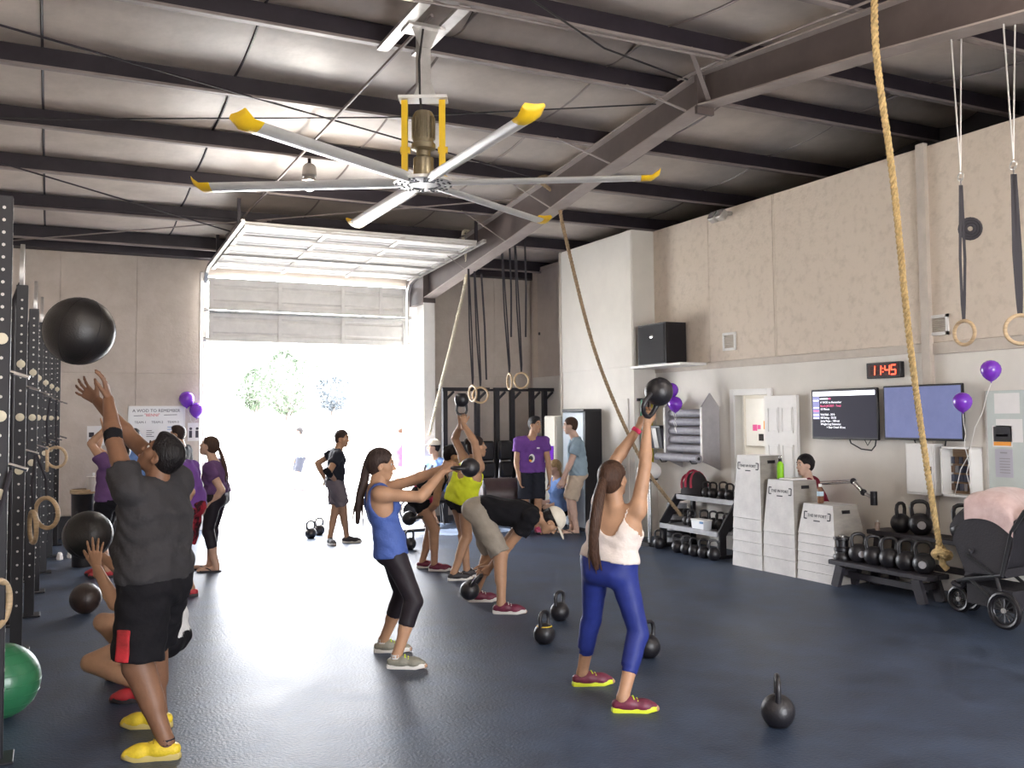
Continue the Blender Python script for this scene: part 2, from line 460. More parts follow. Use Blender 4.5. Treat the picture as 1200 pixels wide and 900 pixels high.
# rods and cables under the roof
def rp(px, py, dz=0.05):
    v = ray(px, py); z0 = 5.02+dz
    p = CAMP + v*((z0+0.71-EYE)/(v.z+0.1*v.y))
    if p.y < RY: p = CAMP + v*((z0-0.71-EYE)/(v.z-0.1*v.y))
    return p
def rod(name, pts, r, m):
    MB().tube(pts, r, 6).build(name, m, ce)
rod('brace_rod', [(-1.2, 8.06, 4.90), (FX-0.05, 10.3, 4.72)], 0.010, M_steel)
rod('brace_rod', [(-1.2, 11.0, 4.58), (2.3, 13.4, 4.34)], 0.010, M_steel)
rod('brace_rod', [(-1.2, 15.1, 4.20), (5.5, 10.9, 4.60)], 0.009, M_lip)
rod('brace_rod', [(2.72, 6.9, 4.98), (2.55, 9.0, 4.78), (2.2, 13.6, 4.33)], 0.016, M_lip)
rod('power_cable', [(-1.2, 10.5, 4.68), (0.11, 10.1, 4.71), (3.0, 8.95, 4.78), (5.55, 7.8, 4.93)], 0.008, M_cable)
rod('power_cable', [(2.9, 5.9, 4.86), (4.3, 6.8, 4.94), (5.5, 7.2, 4.98)], 0.009, M_cable)
rod('conduit', [(5.42, 7.25, 4.98), (5.44, 6.4, 4.95), (5.44, 3.2, 4.64)], 0.012, M_lip)
rod('conduit', [(2.45, 6.6, 4.93), (3.0, 6.58, 4.94), (5.45, 6.57, 4.94)], 0.012, M_lip)
rod('brace_rod', [(-1.2, 12.9, 4.40), (5.5, 12.7, 4.42)], 0.009, M_steel)

# ------------------------------------------------------------------ sectional overhead door
gd = setting('door_1', (3.8, BY, 0))
def section(p0, p1, up, n):
    """one ribbed section spanning from p0 to p1 (profile points in Y,Z), full width"""
    (y0, z0), (y1, z1) = p0, p1
    d = Vector((0, y1-y0, z1-z0)); L = d.length; d.normalize(); u = Vector((0, *up))
    prof = []
    ribs = [(0.0, 0.0), (0.02, 0.018), (0.18, 0.018), (0.22, 0.0), (0.27, 0.0), (0.31, 0.018), (0.66, 0.018), (0.70, 0.0), (0.75, 0.0), (0.79, 0.018), (0.98, 0.018), (1.0, 0.0)]
    for t, h in ribs:
        prof.append((Vector((0, y0, z0))+d*(L*t)+u*h))
    back = [Vector((0, y1, z1))-u*0.02, Vector((0, y0, z0))-u*0.02]
    ring = prof+back
    x0, x1 = DX0+0.05, DX1-0.05
    o = MB().ring_loft([[Vector((x0, p.y, p.z)) for p in ring], [Vector((x1, p.y, p.z)) for p in ring]]).build('door_section', M_doorpanel, gd, smooth=False)
    o['label'] = 'cream ribbed steel door section'
    for x in (x0+0.03, 3.28, 4.32, x1-0.03) + ((4.98,) if n == 1 else ()):
        MB().bar(Vector((x, y0, z0))+d*0.01+u*0.03, Vector((x, y1, z1))-d*0.01+u*0.03, 0.055, 0.022, up=u).build('stile', M_galv if n > 1 else M_doorpanel, o, smooth=False)
    e = Vector((0, y1, z1))-d*0.03+u*0.045
    if n in (0, 3):
        MB().tube([(x0, e.y, e.z), (x1, e.y, e.z)], 0.022, 8).build('strut_tube', M_galv, o)
    elif n >= 2:
        MB().bar((x0, e.y, e.z), (x1, e.y, e.z), 0.05, 0.03, up=u).build('strut', M_galv, o, smooth=False)
section((15.06, 2.93), (15.06, 3.42), (-1, 0), 0)
section((15.06, 3.43), (15.06, 3.93), (-1, 0), 1)
pts = [(14.86, 4.07), (14.30, 4.10), (13.74, 4.13), (13.18, 4.16), (12.62, 4.19), (12.06, 4.22)]
for i in range(5):
    section(pts[i], pts[i+1], (0.05, -1), i+2)
for x in (DX0+0.0, DX1-0.0):
    path = [(x, 15.09, 0.1), (x, 15.09, 3.6), (x, 15.06, 3.85), (x, 14.95, 4.0), (x, 14.7, 4.06), (x, 11.9, 4.21)]
    m = MB()
    for a, b in zip(path[:-1], path[1:]): m.bar(a, b, 0.05, 0.045)
    m.build('track', M_galv, gd, smooth=False)
    for y in (12.2, 13.9):
        z = 4.06+(14.7-y)*0.0536
        MB().span((x-0.02, y-0.02, z), (x+0.02, y+0.02, roofz(y)+0.05)).build('track_hanger', M_steel, gd, smooth=False)
    MB().bar((x, 12.2, 4.22), (x+0.55, 12.9, roofz(12.9)+0.02), 0.03, 0.03).build('hanger_brace', M_lip, gd, smooth=False)
    for z in (2.96, 3.42, 3.9):
        MB().cyl((x-0.03, 15.05, z), (x+0.05, 15.05, z), 0.03, 10).build('roller', M_galv, gd)

# ------------------------------------------------------------------ big ceiling fan
M_blade = mat('fan_blade_aluminium', (0.80, 0.78, 0.75), 0.32, metal=0.35, var=0.05)
M_yel = mat('fan_yellow', (0.90, 0.58, 0.02), 0.4, var=0.08)
M_motor = mat('fan_motor_bronze', (0.34, 0.29, 0.20), 0.35, metal=0.7, var=0.2)
HX, HY, HZ = 2.72, 7.1, 3.65
fan = thing('ceiling_fan', 'six bladed industrial ceiling fan with yellow tipped blades', 'fan', (HX, HY, HZ))
hub = MB().lathe([(0.0, -0.02), (0.22, -0.02), (0.25, -0.012), (0.25, 0.012), (0.22, 0.02), (0.0, 0.02)], (HX, HY, HZ), 36).build('hub', M_blade, fan)
hb = MB()
for i in range(6):
    for k in range(5):
        a = math.radians(30+60*i)+(k-2)*0.16
        for rr in (0.13, 0.18, 0.225):
            hb.cyl((HX+rr*math.cos(a), HY+rr*math.sin(a), HZ-0.026), (HX+rr*math.cos(a), HY+rr*math.sin(a), HZ-0.018), 0.011, 6)
hb.build('hub_bolts', M_black, hub)['kind'] = 'stuff'
bm_ = MB()
def blade_sec(r, w, tilt):
    out = []
    for k in range(12):
        a = 2*PI*k/12; y = math.cos(a)*w/2; z = math.sin(a)*0.016*(1.15-0.35*math.cos(a))+0.010*math.cos(2*a)
        out.append(Vector((r, y*math.cos(tilt)-z*math.sin(tilt), y*math.sin(tilt)+z*math.cos(tilt))))
    return out
bm_.ring_loft([blade_sec(r, w, 0.16) for r, w in ((0.17, 0.11), (0.3, 0.15), (0.36, 0.165), (1.78, 0.165))])
blade_me = bm_.mesh('fan_blade', M_blade)
tm = MB(); tm.ring_loft([blade_sec(1.775, 0.172, 0.16), blade_sec(1.86, 0.175, 0.16), [p+Vector((0, 0, 0.045)) for p in blade_sec(1.925, 0.175, 0.16)], [p+Vector((0, 0, 0.06)) for p in blade_sec(1.93, 0.15, 0.16)]])
tip_me = tm.mesh('blade_tip', M_yel)
for i in range(6):
    b = link_mesh('fan_blade', blade_me, fan); b.rotation_euler = (0, 0, math.radians(30.5+60*i))
    t = link_mesh('blade_tip', tip_me, b)
    t['label'] = 'yellow winglet tip'
motor = MB().lathe([(0.0, 0.03), (0.075, 0.03), (0.085, 0.06), (0.085, 0.2), (0.06, 0.22), (0.06, 0.26), (0.10, 0.28), (0.10, 0.32), (0.085, 0.33), (0.088, 0.56), (0.07, 0.59), (0.0, 0.60)], (HX, HY, HZ), 20).build('motor', M_motor, fan)
fins = MB()
for k in range(16):
    a = 2*PI*k/16; c_, s_ = math.cos(a), math.sin(a)
    fins.bar((HX+0.088*c_, HY+0.088*s_, HZ+0.36), (HX+0.088*c_, HY+0.088*s_, HZ+0.54), 0.008, 0.02, up=(c_, s_, 0))
fins.build('cooling_fins', M_motor, motor)
ca, sa = math.cos(YAW), -math.sin(YAW)
for s in (-1, 1):
    x, y = HX+s*0.155*ca, HY+s*0.155*sa
    MB().bar((x, y, HZ+0.02), (x, y, HZ+0.72), 0.05, 0.05, up=(ca, sa, 0)).build('frame_post', M_yel, fan, smooth=False)
    MB().bar((x-0.035*ca, y-0.035*sa, HZ+0.27), (x+0.045*ca, y+0.045*sa, HZ+0.27), 0.04, 0.05).build('post_bracket', M_yel, fan, smooth=False)
MB().bar((HX-0.2*ca, HY-0.2*sa, HZ+0.70), (HX+0.2*ca, HY+0.2*sa, HZ+0.70), 0.16, 0.025).build('top_plate', M_white, fan, smooth=False)
MB().bar((HX-0.2*ca, HY-0.2*sa, HZ+0.03), (HX+0.2*ca, HY+0.2*sa, HZ+0.03), 0.12, 0.02).build('bottom_plate', M_yel, fan, smooth=False)
MB().span((HX-0.05, HY-0.04, HZ+0.71), (HX+0.05, HY+0.04, HZ+1.30)).build('drop_tube', M_galv, fan, smooth=False)
MB().prism([(HX-0.10, HZ+0.71), (HX+0.10, HZ+0.71), (HX+0.05, HZ+0.84), (HX-0.05, HZ+0.84)], HY-0.05, HY-0.042).build('gusset', M_galv, fan, smooth=False)
MB().prism([(HX-0.12, HZ+1.28), (HX+0.12, HZ+1.28), (HX+0.05, HZ+1.12), (HX-0.05, HZ+1.12)], HY-0.05, HY-0.042).build('gusset', M_galv, fan, smooth=False)
for dx in (-0.16, 0.16):
    MB().span((HX+dx-0.05, 6.6, HZ+1.29), (HX+dx+0.05, 7.68, HZ+1.32)).build('mount_rail', M_galv, fan, smooth=False)
MB().span((HX-0.16, HY-0.1, HZ+1.27), (HX+0.16, HY+0.1, HZ+1.30)).build('mount_plate', M_galv, fan, smooth=False)
MB().span((HX-0.36, 6.62, HZ+1.33), (HX-0.2, 6.75, HZ+1.44), bev=0.01).build('junction_box', M_motor, fan)
MB().tube([(HX-0.02, HY-0.05, HZ+1.27), (HX-0.055, HY-0.05, HZ+1.0), (HX-0.05, HY-0.05, HZ+0.72), (HX-0.03, HY-0.03, HZ+0.6)], 0.01, 6).build('power_lead', M_cable, fan)

# ------------------------------------------------------------------ high bay lamps
M_bulb = mat('lamp_glow', (1, 0.95, 0.9), 0.3, emit=(1.0, 0.90, 0.80), estr=160)
lamp_pts = [(2.60, 10.42), (0.6, 3.0), (4.3, 3.0), (4.4, -0.6), (0.6, -0.6), (7.0, 1.6)]
def lamp(x, y, lab, e):
    zt = roofz(y)
    L = thing('pendant_lamp', lab, 'lamp', (x, y, zt-0.36), 'warehouse lamps')
    MB().cyl((x, y, zt+0.02), (x, y, zt-0.08), 0.02, 8).build('hook', M_steel, L)
    MB().lathe([(0.0, -0.06), (0.05, -0.07), (0.075, -0.10), (0.085, -0.20), (0.07, -0.22), (0, -0.22)], (x, y, zt), 16).build('ballast_housing', M_galv, L)
    MB().lathe([(0.06, -0.22), (0.10, -0.27), (0.098, -0.272), (0.055, -0.225)], (x, y, zt), 16).build('reflector', M_galv, L)
    MB().ball((x, y, zt-0.325), 0.058, 14, 9).build('bulb', M_bulb, L)
    q = light('lamp_light', 'POINT', (x, y, zt-0.46), e, (1.0, 0.90, 0.78), shadow_soft_size=0.09)
    q.parent = L; q.location = (0, 0, -0.12)
for i, (x, y) in enumerate(lamp_pts):
    lamp(x, y, ['lit pendant lamp hanging under the purlins beyond the ceiling fan', 'lit pendant lamp hanging near the first rack upright', 'lit pendant lamp hanging near the thick knotted climbing rope', 'lit pendant lamp inside the added front doorway on the rope side', 'lit pendant lamp inside the added front doorway on the rack side', 'lit pendant lamp hanging close to the right wall near the stroller'][i], 22 if i == 0 else 30)
# ------------------------------------------------------------------ right wall fittings
def vent(y0, y1, z0, z1, lab):
    v = thing('wall_vent', lab, 'vent', (WX, (y0+y1)/2, z0))
    m = MB()
    for a, b in (((y0, z0), (y0+.03, z1)), ((y1-.03, z0), (y1, z1)), ((y0, z0), (y1, z0+.03)), ((y0, z1-.03), (y1, z1))):
        m.span((WX-0.028, a[0], a[1]), (WX-0.009, b[0], b[1]))
    m.build('vent_frame', M_white, v, smooth=False)
    MB().span((WX-0.014, y0+.03, z0+.03), (WX-0.009, y1-.03, z1-.03)).build('vent_back', M_trim, v, smooth=False)
    n = 7
    for i in range(n):
        z = z0+.035+(z1-z0-.07)*(i+.5)/n
        MB().bar((WX-0.02, y0+.03, z), (WX-0.02, y1-.03, z), 0.014, 0.003, up=(0.6, 0, 1)).build('louvre', M_trim, v, smooth=False)
vent(9.30, 9.55, 2.54, 2.77, 'white square wall vent beyond the door above the wall seam')
vent(6.17, 6.42, 2.48, 2.68, 'white square wall vent beside the vertical wall batten')

# floodlight
f = thing('floodlight', 'small twin-head metal floodlight fixed near the top of the wall', 'light', (WX, 9.35, 4.2))
MB().cyl((WX-0.01, 9.35, 4.3), (WX-0.1, 9.35, 4.29), 0.03, 10).build('mount', M_galv, f)
for dy in (0.10, -0.05):
    R = Matrix.Rotation(0.5, 3, 'Y') @ Matrix.Rotation(0.3*dy, 3, 'Z')
    h = MB().box((WX-0.2, 9.35+dy, 4.25), (0.10, 0.13, 0.12), R, bev=0.015).build('lamp_head', M_galv, f)
    MB().box(Vector((WX-0.2, 9.35+dy, 4.25))+R @ Vector((-0.052, 0, 0)), (0.006, 0.11, 0.10), R).build('lens', M_chrome, h)

# loudspeaker on the shelf
s = thing('loudspeaker', 'black loudspeaker cabinet standing on the white wall shelf', 'loudspeaker', (7.58, 10.62, MID))
MB().prism([(10.30, MID), (10.96, MID), (10.96, 2.98), (10.30, 2.98)], 7.42, 7.76, 'X').build('cabinet', M_blackpl, s)
MB().span((7.408, 10.32, MID+0.02), (7.42, 10.94, 2.96), bev=0.004).build('grille', mat('speaker_grille', (0.03, 0.03, 0.035), 0.7, bump=0.6, bscale=220), s)
MB().ball((7.405, 10.62, 2.80), 0.035, 12, 6, sc=(0.15, 1.4, 0.7)).build('badge', M_chrome, s)
MB().lathe([(0.17, 0), (0.17, 0.008), (0.14, 0.012), (0.0, 0.004)], (7.412, 10.62, 2.62), 24, 'X').build('woofer_ring', M_black, s)

# office doorway: door leaf, room behind
d3 = setting('door_3', (WX, 8.5, 0))
DL0, DL1, DT = 8.19, 8.74, 1.94
MB().span((WX-0.075, DL0, 0.01), (WX-0.035, DL1, DT), bev=0.003).build('door_leaf', M_white, d3)
for (a, b) in ((0.06, 0.25), (0.30, 0.49)):
    for (z0, z1) in ((0.16, 0.66), (0.78, 1.36), (1.50, 1.80)):
        y0, y1 = DL0+a, DL0+b
        m = MB()
        for p, q in (((y0, z0), (y0+.012, z1)), ((y1-.012, z0), (y1, z1)), ((y0, z0), (y1, z0+.012)), ((y0, z1-.012), (y1, z1))):
            m.span((WX-0.083, p[0], p[1]), (WX-0.073, q[0], q[1]))
        pn = m.build('panel_moulding', M_white, d3, smooth=False)
        MB().span((WX-0.079, y0+0.025, z0+0.025), (WX-0.073, y1-0.025, z1-0.025), bev=0.002).build('raised_panel', M_white, pn, smooth=False)
MB().ball((WX-0.12, DL0+0.05, 0.97), 0.028).cyl((WX-0.12, DL0+0.05, 0.97), (WX-0.075, DL0+0.05, 0.97), 0.012, 8).build('door_knob', M_chrome, d3)
for z in (0.25, 0.98, 1.7):
    MB().cyl((WX-0.05, DL1+0.004, z-.05), (WX-0.05, DL1+0.004, z+.05), 0.010, 8).build('hinge', M_chrome, d3)
# office behind the doorway
of = setting('wall_office', (8.7, 9.3, 0))
c = MB(); c.span((9.35, 7.4, 0), (9.45, 11.0, 2.4)); c.span((WX+T, 7.4, 0), (9.45, 7.46, 2.4)); c.span((WX+T, 11.0, 0), (9.45, 11.06, 2.4))
c.build('wall_core', M_wall_lo, of, smooth=False)
MB().span((WX+T, 7.4, 2.36), (9.45, 11.06, 2.42)).build('office_ceiling', M_white, of, smooth=False)
ol = thing('office_ceiling_light', 'lit ceiling panel inside the office behind the open door', 'light', (8.6, 9.6, 2.3))
MB().span((8.3, 9.2, 2.32), (8.9, 10.4, 2.355), bev=0.005).build('frame', M_white, ol)
MB().span((8.33, 9.23, 2.312), (8.87, 10.37, 2.32)).build('diffuser', mat('office_diffuser', (1, 1, 1), 0.4, emit=(1.0, 0.97, 0.92), estr=9), ol, smooth=False)
M_paper = mat('paper', (0.82, 0.81, 0.80), 0.8, var=0.03)
M_orange = mat('orange_card', (0.85, 0.35, 0.05), 0.7); M_pink = mat('pink_card', (0.75, 0.12, 0.35), 0.7); M_blue = mat('blue_card', (0.15, 0.3, 0.55), 0.7)
M_purple = mat('balloon_purple', (0.20, 0.035, 0.55), 0.22, coat=0.4, spec=0.6)
wbd = thing('notice_sheet', 'white notice sheet with coloured notes inside the office', 'notice', (9.34, 10.6, 1.2))
MB().span((9.325, 10.2, 1.25), (9.348, 10.95, 1.95), bev=0.003).build('sheet', M_paper, wbd)
for y, z, m, sz in ((10.75, 1.52, M_pink, .09), (10.66, 1.53, M_pink, .06), (10.5, 1.56, M_orange, .12), (10.62, 1.38, M_black, .10), (10.35, 1.75, M_blue, .14)):
    MB().span((9.318, y-sz/2, z-sz/2), (9.326, y+sz/2, z+sz/2)).build('sticky_note', m, wbd, smooth=False)

# televisions
M_screen_off = mat('screen_blank', (0.10, 0.115, 0.20), 0.22, var=0.15, vscale=5, emit=(0.13, 0.15, 0.30), estr=0.55)
M_screen_dark = mat('screen_dark', (0.006, 0.006, 0.01), 0.5, spec=.2, emit=(0.06, 0.055, 0.095), estr=0.22)
M_glow_w = mat('screen_white', (0.8, 0.8, 0.85), 0.4, emit=(0.9, 0.9, 1.0), estr=0.9)
M_glow_p = mat('screen_pink', (0.7, 0.1, 0.25), 0.4, emit=(0.85, 0.10, 0.25), estr=0.8)
M_glow_b = mat('screen_blue', (0.2, 0.2, 0.4), 0.4, emit=(0.18, 0.19, 0.42), estr=0.5)
def tv(y0, y1, z0, z1, label, screen):
    t = thing('television', label, 'television', (WX-0.1, (y0+y1)/2, z0))
    MB().span((WX-0.085, y0+.1, z0+.06), (WX-0.05, y1-.1, z1-.06), bev=0.008).build('housing', M_blackpl, t)
    MB().span((WX-0.105, y0, z0), (WX-0.075, y1, z1), bev=0.006).build('bezel', M_blackpl, t)
    MB().span((WX-0.107, y0+.018, z0+.024), (WX-0.1045, y1-.018, z1-.018)).build('screen', screen, t, smooth=False)
    MB().span((WX-0.055, (y0+y1)/2-.12, z0+.12), (WX-0.009, (y0+y1)/2+.12, z1-.12)).build('wall_mount', M_steel, t, smooth=False)
    return t
t1 = tv(6.985, 7.925, 1.44, 1.99, 'wall television showing a workout list on a dark screen', M_screen_dark)
t2 = tv(5.975, 6.91, 1.45, 2.00, 'wall television with a blank blue-grey screen', M_screen_off)
xs = WX-0.1085
MB().span((xs, 7.015, 1.915), (xs+0.001, 7.895, 1.965)).build('title_bar', M_glow_w, t1, smooth=False)
MB().span((xs, 7.80, 1.66), (xs+0.001, 7.90, 1.91)).build('side_menu', M_glow_b, t1, smooth=False)
def tvline(y, z, txt, m, size=0.033):
    text_mesh('screen_text', txt, size, m, t1, (xs-0.0005, y, z), (0, -1, 0), (0, 0, 1), 0.0003)
def tvbar(y0, y1, z, m): MB().span((xs-.001, y1, z), (xs, y0, z+.014)).build('screen_line', m, t1, smooth=False)
tvbar(7.79, 7.67, 1.878, M_glow_w); tvbar(7.665, 7.63, 1.878, M_glow_p)
for z, s_, m in ((1.835, 'A WOD to Remember', M_glow_w), (1.795, 'Bench JACKET - Total', M_glow_p), (1.76, '10 Minute', M_glow_w),
                 (1.70, 'Wall Ball - 20 ft', M_glow_w), (1.665, 'KB Swing - 55/35', M_glow_w), (1.63, 'Jump Rope - 100 cnt', M_glow_w), (1.595, 'Weight Leg Extension', M_glow_w)):
    tvline(7.785, z, s_, m)
tvline(7.70, 1.56, '+ Bear Crawl 10 sec', M_glow_w)
for z, m in ((1.86, M_glow_w), (1.78, M_glow_w), (1.745, M_glow_p), (1.70, M_glow_w), (1.665, M_glow_w)):
    tvbar(7.89, 7.81, z, m)
# tv leads
for y, tt in ((7.45, t1), (6.6, t2)):
    MB().tube([(WX-.04, y, 1.47), (WX-.04, y-.03, 1.40), (WX-.03, y-.16, 1.34), (WX-.03, y-.3, 1.33), (WX-.04, y-.36, 1.38), (WX-.04, y-.38, 1.48)], 0.008, 6).build('power_lead', M_cable, tt)
MB().tube([(WX-.04, 7.25, 1.47), (WX-.03, 7.2, 1.38), (WX-.04, 7.12, 1.47)], 0.005, 5).build('signal_lead', M_cable, t1)

# digital clock
M_led = mat('led_red', (0.7, 0.05, 0.02), 0.4, emit=(1.0, 0.07, 0.03), estr=2.6)
M_led_off = mat('led_unlit', (0.10, 0.012, 0.01), 0.5)
cl = thing('digital_clock', 'black wall clock with red digits reading 11:45', 'clock', (WX-.05, 6.93, 2.08))
MB().span((WX-0.07, 6.71, 2.085), (WX-0.009, 7.155, 2.25), bev=0.006).build('housing', M_blackpl, cl)
MB().span((WX-0.073, 6.735, 2.105), (WX-0.069, 7.13, 2.23)).build('face', mat('clock_face', (0.03, 0.004, 0.004), 0.3), cl, smooth=False)
SEG = {'1': 'bc', '4': 'fgbc', '5': 'afgcd', '8': 'abcdefg'}
def digit(ch, y0, w=0.058, h=0.095, z0=2.12):
    g = 0.010; x0, x1 = WX-0.0765, WX-0.072
    def P(u, v): return (y0-u+ (v-h/2)*-0.08, z0+v)
    segs = {'a': ((0, h), (w, h)), 'd': ((0, 0), (w, 0)), 'g': ((0, h/2), (w, h/2)), 'f': ((0, h/2), (0, h)), 'b': ((w, h/2), (w, h)), 'e': ((0, 0), (0, h/2)), 'c': ((w, 0), (w, h/2))}
    for k, (p, q) in segs.items():
        p, q = P(*p), P(*q)
        on = k in SEG[ch]
        MB().bar((x0+.002, p[0], p[1]), (x0+.002, q[0], q[1]), 0.011 if on else 0.006, 0.004, up=(1, 0, 0)).build('led_segment', M_led if on else M_led_off, cl, smooth=False)
for ch, y in (('1', 7.095), ('1', 7.015), ('4', 6.905), ('5', 6.825)): digit(ch, y)
for z in (2.15, 2.185):
    MB().ball((WX-0.075, 6.93, z), 0.007, 8, 6).build('led_dot', M_led, cl)

# electrical cabinet with glazed box, papers on glass panel
cb = thing('wall_cabinet', 'shallow white wall cabinet below the blank television', 'cabinet', (WX, 6.42, 0.93))
MB().span((WX-0.14, 6.28, 0.92), (WX-0.009, 6.62, 1.42), bev=0.004).build('body', M_white, cb)
MB().span((WX-0.152, 6.30, 0.94), (WX-0.14, 6.60, 1.40), bev=0.003).build('door', M_white, cb)
MB().span((WX-0.165, 6.31, 1.13), (WX-0.152, 6.33, 1.2)).build('latch', M_black, cb, smooth=False)
gb = thing('key_box', 'open fronted wooden wall box full of dark cards', 'box', (WX, 6.0, 0.93))
M_ply = mat('box_wood', (0.40, 0.27, 0.17), 0.6, var=0.25, vscale=6, stretch=(1, 1, 8))
m = MB()
y0, y1, z0, z1, xf = 5.86, 6.19, 0.93, 1.40, WX-0.17
m.span((WX-0.02, y0, z0), (WX-0.009, y1, z1))
m.build('back_board', M_ply, gb, smooth=False)
m = MB()
for a, b in (((y0, z0), (y0+.02, z1)), ((y1-.02, z0), (y1, z1)), ((y0, z0), (y1, z0+.02)), ((y0, z1-.02), (y1, z1))): m.span((xf, a[0], a[1]), (WX-.009, b[0], b[1]))
m.build('box_sides', M_white, gb, smooth=False)
cards = [mat('card_%d' % k, cc, 0.7) for k, cc in enumerate(((.03, .035, .06), (.08, .09, .13), (.25, .25, .27), (.16, .10, .07)))]
for r in range(4):
    for k in range(6):
        y = y0+.05+k*.045; z = z0+.05+r*.085
        MB().span((WX-0.05, y, z), (WX-0.03, y+.036, z+.065)).build('card', cards[(r*5+k*3+r*k) % 4], gb, smooth=False)
gp = thing('notice_board', 'pale glass notice panel fixed beside the wall box', 'notice board', (WX, 5.0, 0.9))
MB().span((WX-0.02, 4.0, 0.75), (WX-0.009, 5.80, 1.92), bev=0.003).build('panel', mat('pale_glass', (0.60, 0.66, 0.64), 0.25, var=0.05), gp)
MB().span((WX-0.024, 5.79, 0.75), (WX-0.009, 5.81, 1.92)).build('edge_strip', M_galv, gp, smooth=False)
def sheet_on(y0, y1, z0, z1, lab, lines=(), m=M_paper):
    o = thing('paper_notice', lab, 'paper', (WX-.02, (y0+y1)/2, z0))
    MB().span((WX-0.0225, y0, z0), (WX-0.0205, y1, z1)).build('sheet', m, o, smooth=False)
    for (a, b, c_, d_, mm) in lines:
        MB().span((WX-0.0240, y0+a*(y1-y0), z0+c_*(z1-z0)), (WX-0.0225, y0+b*(y1-y0), z0+d_*(z1-z0))).build('printed_block', mm, o, smooth=False)
M_grey = mat('print_grey', (0.35, 0.35, 0.38), 0.8)
sheet_on(5.46, 5.71, 1.71, 1.895, 'blank white paper at the top of the notice panel')
sheet_on(5.44, 5.70, 1.45, 1.66, 'white paper half covered by the dark poster')
sheet_on(5.545, 5.74, 1.405, 1.60, 'dark photo poster with orange base on the notice panel', ((0.06, .94, .25, .94, M_black), (0.06, .94, .06, .24, M_orange), (0.2, .8, .48, .60, M_grey)))
sheet_on(5.545, 5.72, 1.13, 1.385, 'grey printed list sheet under the dark poster', ((.3, .7, .85, .9, M_grey),)+tuple((.15, .75, .15+.1*i, .18+.1*i, M_grey) for i in range(6)), mat('paper_lilac', (0.52, 0.52, 0.60), .8))
sheet_on(5.25, 5.42, 1.38, 1.61, 'white form beside the dark poster', ((.55, .85, .8, .85, M_grey), (.5, .85, .5, .55, M_grey), (.5, .85, .3, .34, M_grey)))

# mat-roll rack on the wall
M_foam = mat('foam_grey', (0.33, 0.33, 0.37), 0.55, var=0.15, vscale=10)
rk = thing('roller_rack', 'grey wall rack with pointed side boards for foam rollers', 'rack', (WX, 10.1, 1.1))
M_rackw = mat('rack_side', (0.42, 0.41, 0.43), 0.6, var=0.1)
for y in (9.68, 10.48):
    MB().prism([(WX-0.008, 1.0), (WX-0.29, 1.12), (WX-0.29, 1.82), (WX-0.15, 2.0), (WX-0.008, 1.82)], y-0.012, y+0.012).build('side_board', M_rackw, rk, smooth=False)
    MB().span((WX-0.30, y-0.016, 1.12), (WX-0.288, y+0.016, 1.82)).build('front_edge', M_white, rk, smooth=False)
for y in (9.75, 10.41):
    MB().tube([(WX-.28, y, 1.13), (WX-.33, y, 1.09), (WX-.40, y, 1.09), (WX-.43, y, 1.13)], .008, 6).build('cradle_hook', M_black, rk)
for i in range(6):
    z = 1.74-0.117*i; x = WX-0.2-(0.165 if i == 5 else 0.03 if i == 4 else 0)
    e = 0.05 if i == 5 else 0
    o = thing('foam_roller', ['top', 'second', 'third', 'fourth', 'fifth', 'lowest'][i]+' grey foam roller in the wall rack', 'foam roller', (x, 10.08, z-.05), 'foam rollers in the wall rack')
    MB().cyl((x, 9.70-e, z), (x, 10.46+e*2, z), 0.052, 18).build('foam_body', M_foam, o)
    MB().cyl((x, 9.698-e, z), (x, 10.462+e*2, z), 0.022, 10).build('core_end', M_black, o)

# bands hung at the corner, grip bucket
def band(x, y, z1, z0, w, m, lab):
    o = MB().ring_loft([[Vector((x+dx, y+dy+0.02*math.sin(3*t), z1+(z0-z1)*t)) for dx, dy in ((-.004, -w/2), (.004, -w/2), (.004, w/2), (-.004, w/2))] for t in [k/8 for k in range(9)]]).build('exercise_band', m)
    tag(o, lab, 'exercise band', 'bands hanging in the corner')
M_bred = mat('band_red', (0.22, 0.03, 0.06), 0.6); M_byel = mat('band_yellow', (0.75, 0.62, 0.03), 0.6); M_bgrn = mat('band_green', (0.03, 0.22, 0.12), 0.6)
hk = thing('band_hook_rail', 'black hook rail holding the exercise bands', 'rail', (WX-.3, 11.02, 1.9))
MB().span((WX-0.34, 11.03, 1.92), (WX-0.04, 11.075, 1.96)).build('rail', M_black, hk, smooth=False)
for i in range(5):
    MB().tube([(WX-.31+i*.06, 11.05, 1.93), (WX-.31+i*.06, 10.97, 1.93), (WX-.31+i*.06, 10.96, 1.96)], .005, 5).build('hook', M_black, hk)
band(WX-.31, 11.0, 1.94, 1.02, .035, M_bgrn, 'dark green exercise band on the hook rail')
band(WX-.25, 11.0, 1.94, 1.0, .05, M_bred, 'dark red exercise band on the hook rail')
band(WX-.19, 11.0, 1.94, .98, .03, M_black, 'black exercise band on the hook rail')
band(WX-.13, 11.0, 1.94, 1.0, .045, M_byel, 'yellow exercise band on the hook rail')
bk = thing('wall_bucket', 'dark grip bin with silver edge fixed to the wall', 'bin', (7.58, 10.62, 1.24))
MB().prism([(7.5, 1.26), (7.45, 1.56), (7.79, 1.56), (7.79, 1.26)], 10.52, 10.78).build('bin_body', mat('bin_dark', (0.05, 0.05, 0.06), .5), bk, smooth=False)
MB().span((7.44, 10.50, 1.54), (7.79, 10.80, 1.575), bev=.006).build('rim', M_blackpl, bk)
MB().bar((7.495, 10.65, 1.27), (7.443, 10.65, 1.54), 0.10, 0.008, up=(1, 0, 0)).build('label_strip', M_galv, bk, smooth=False)

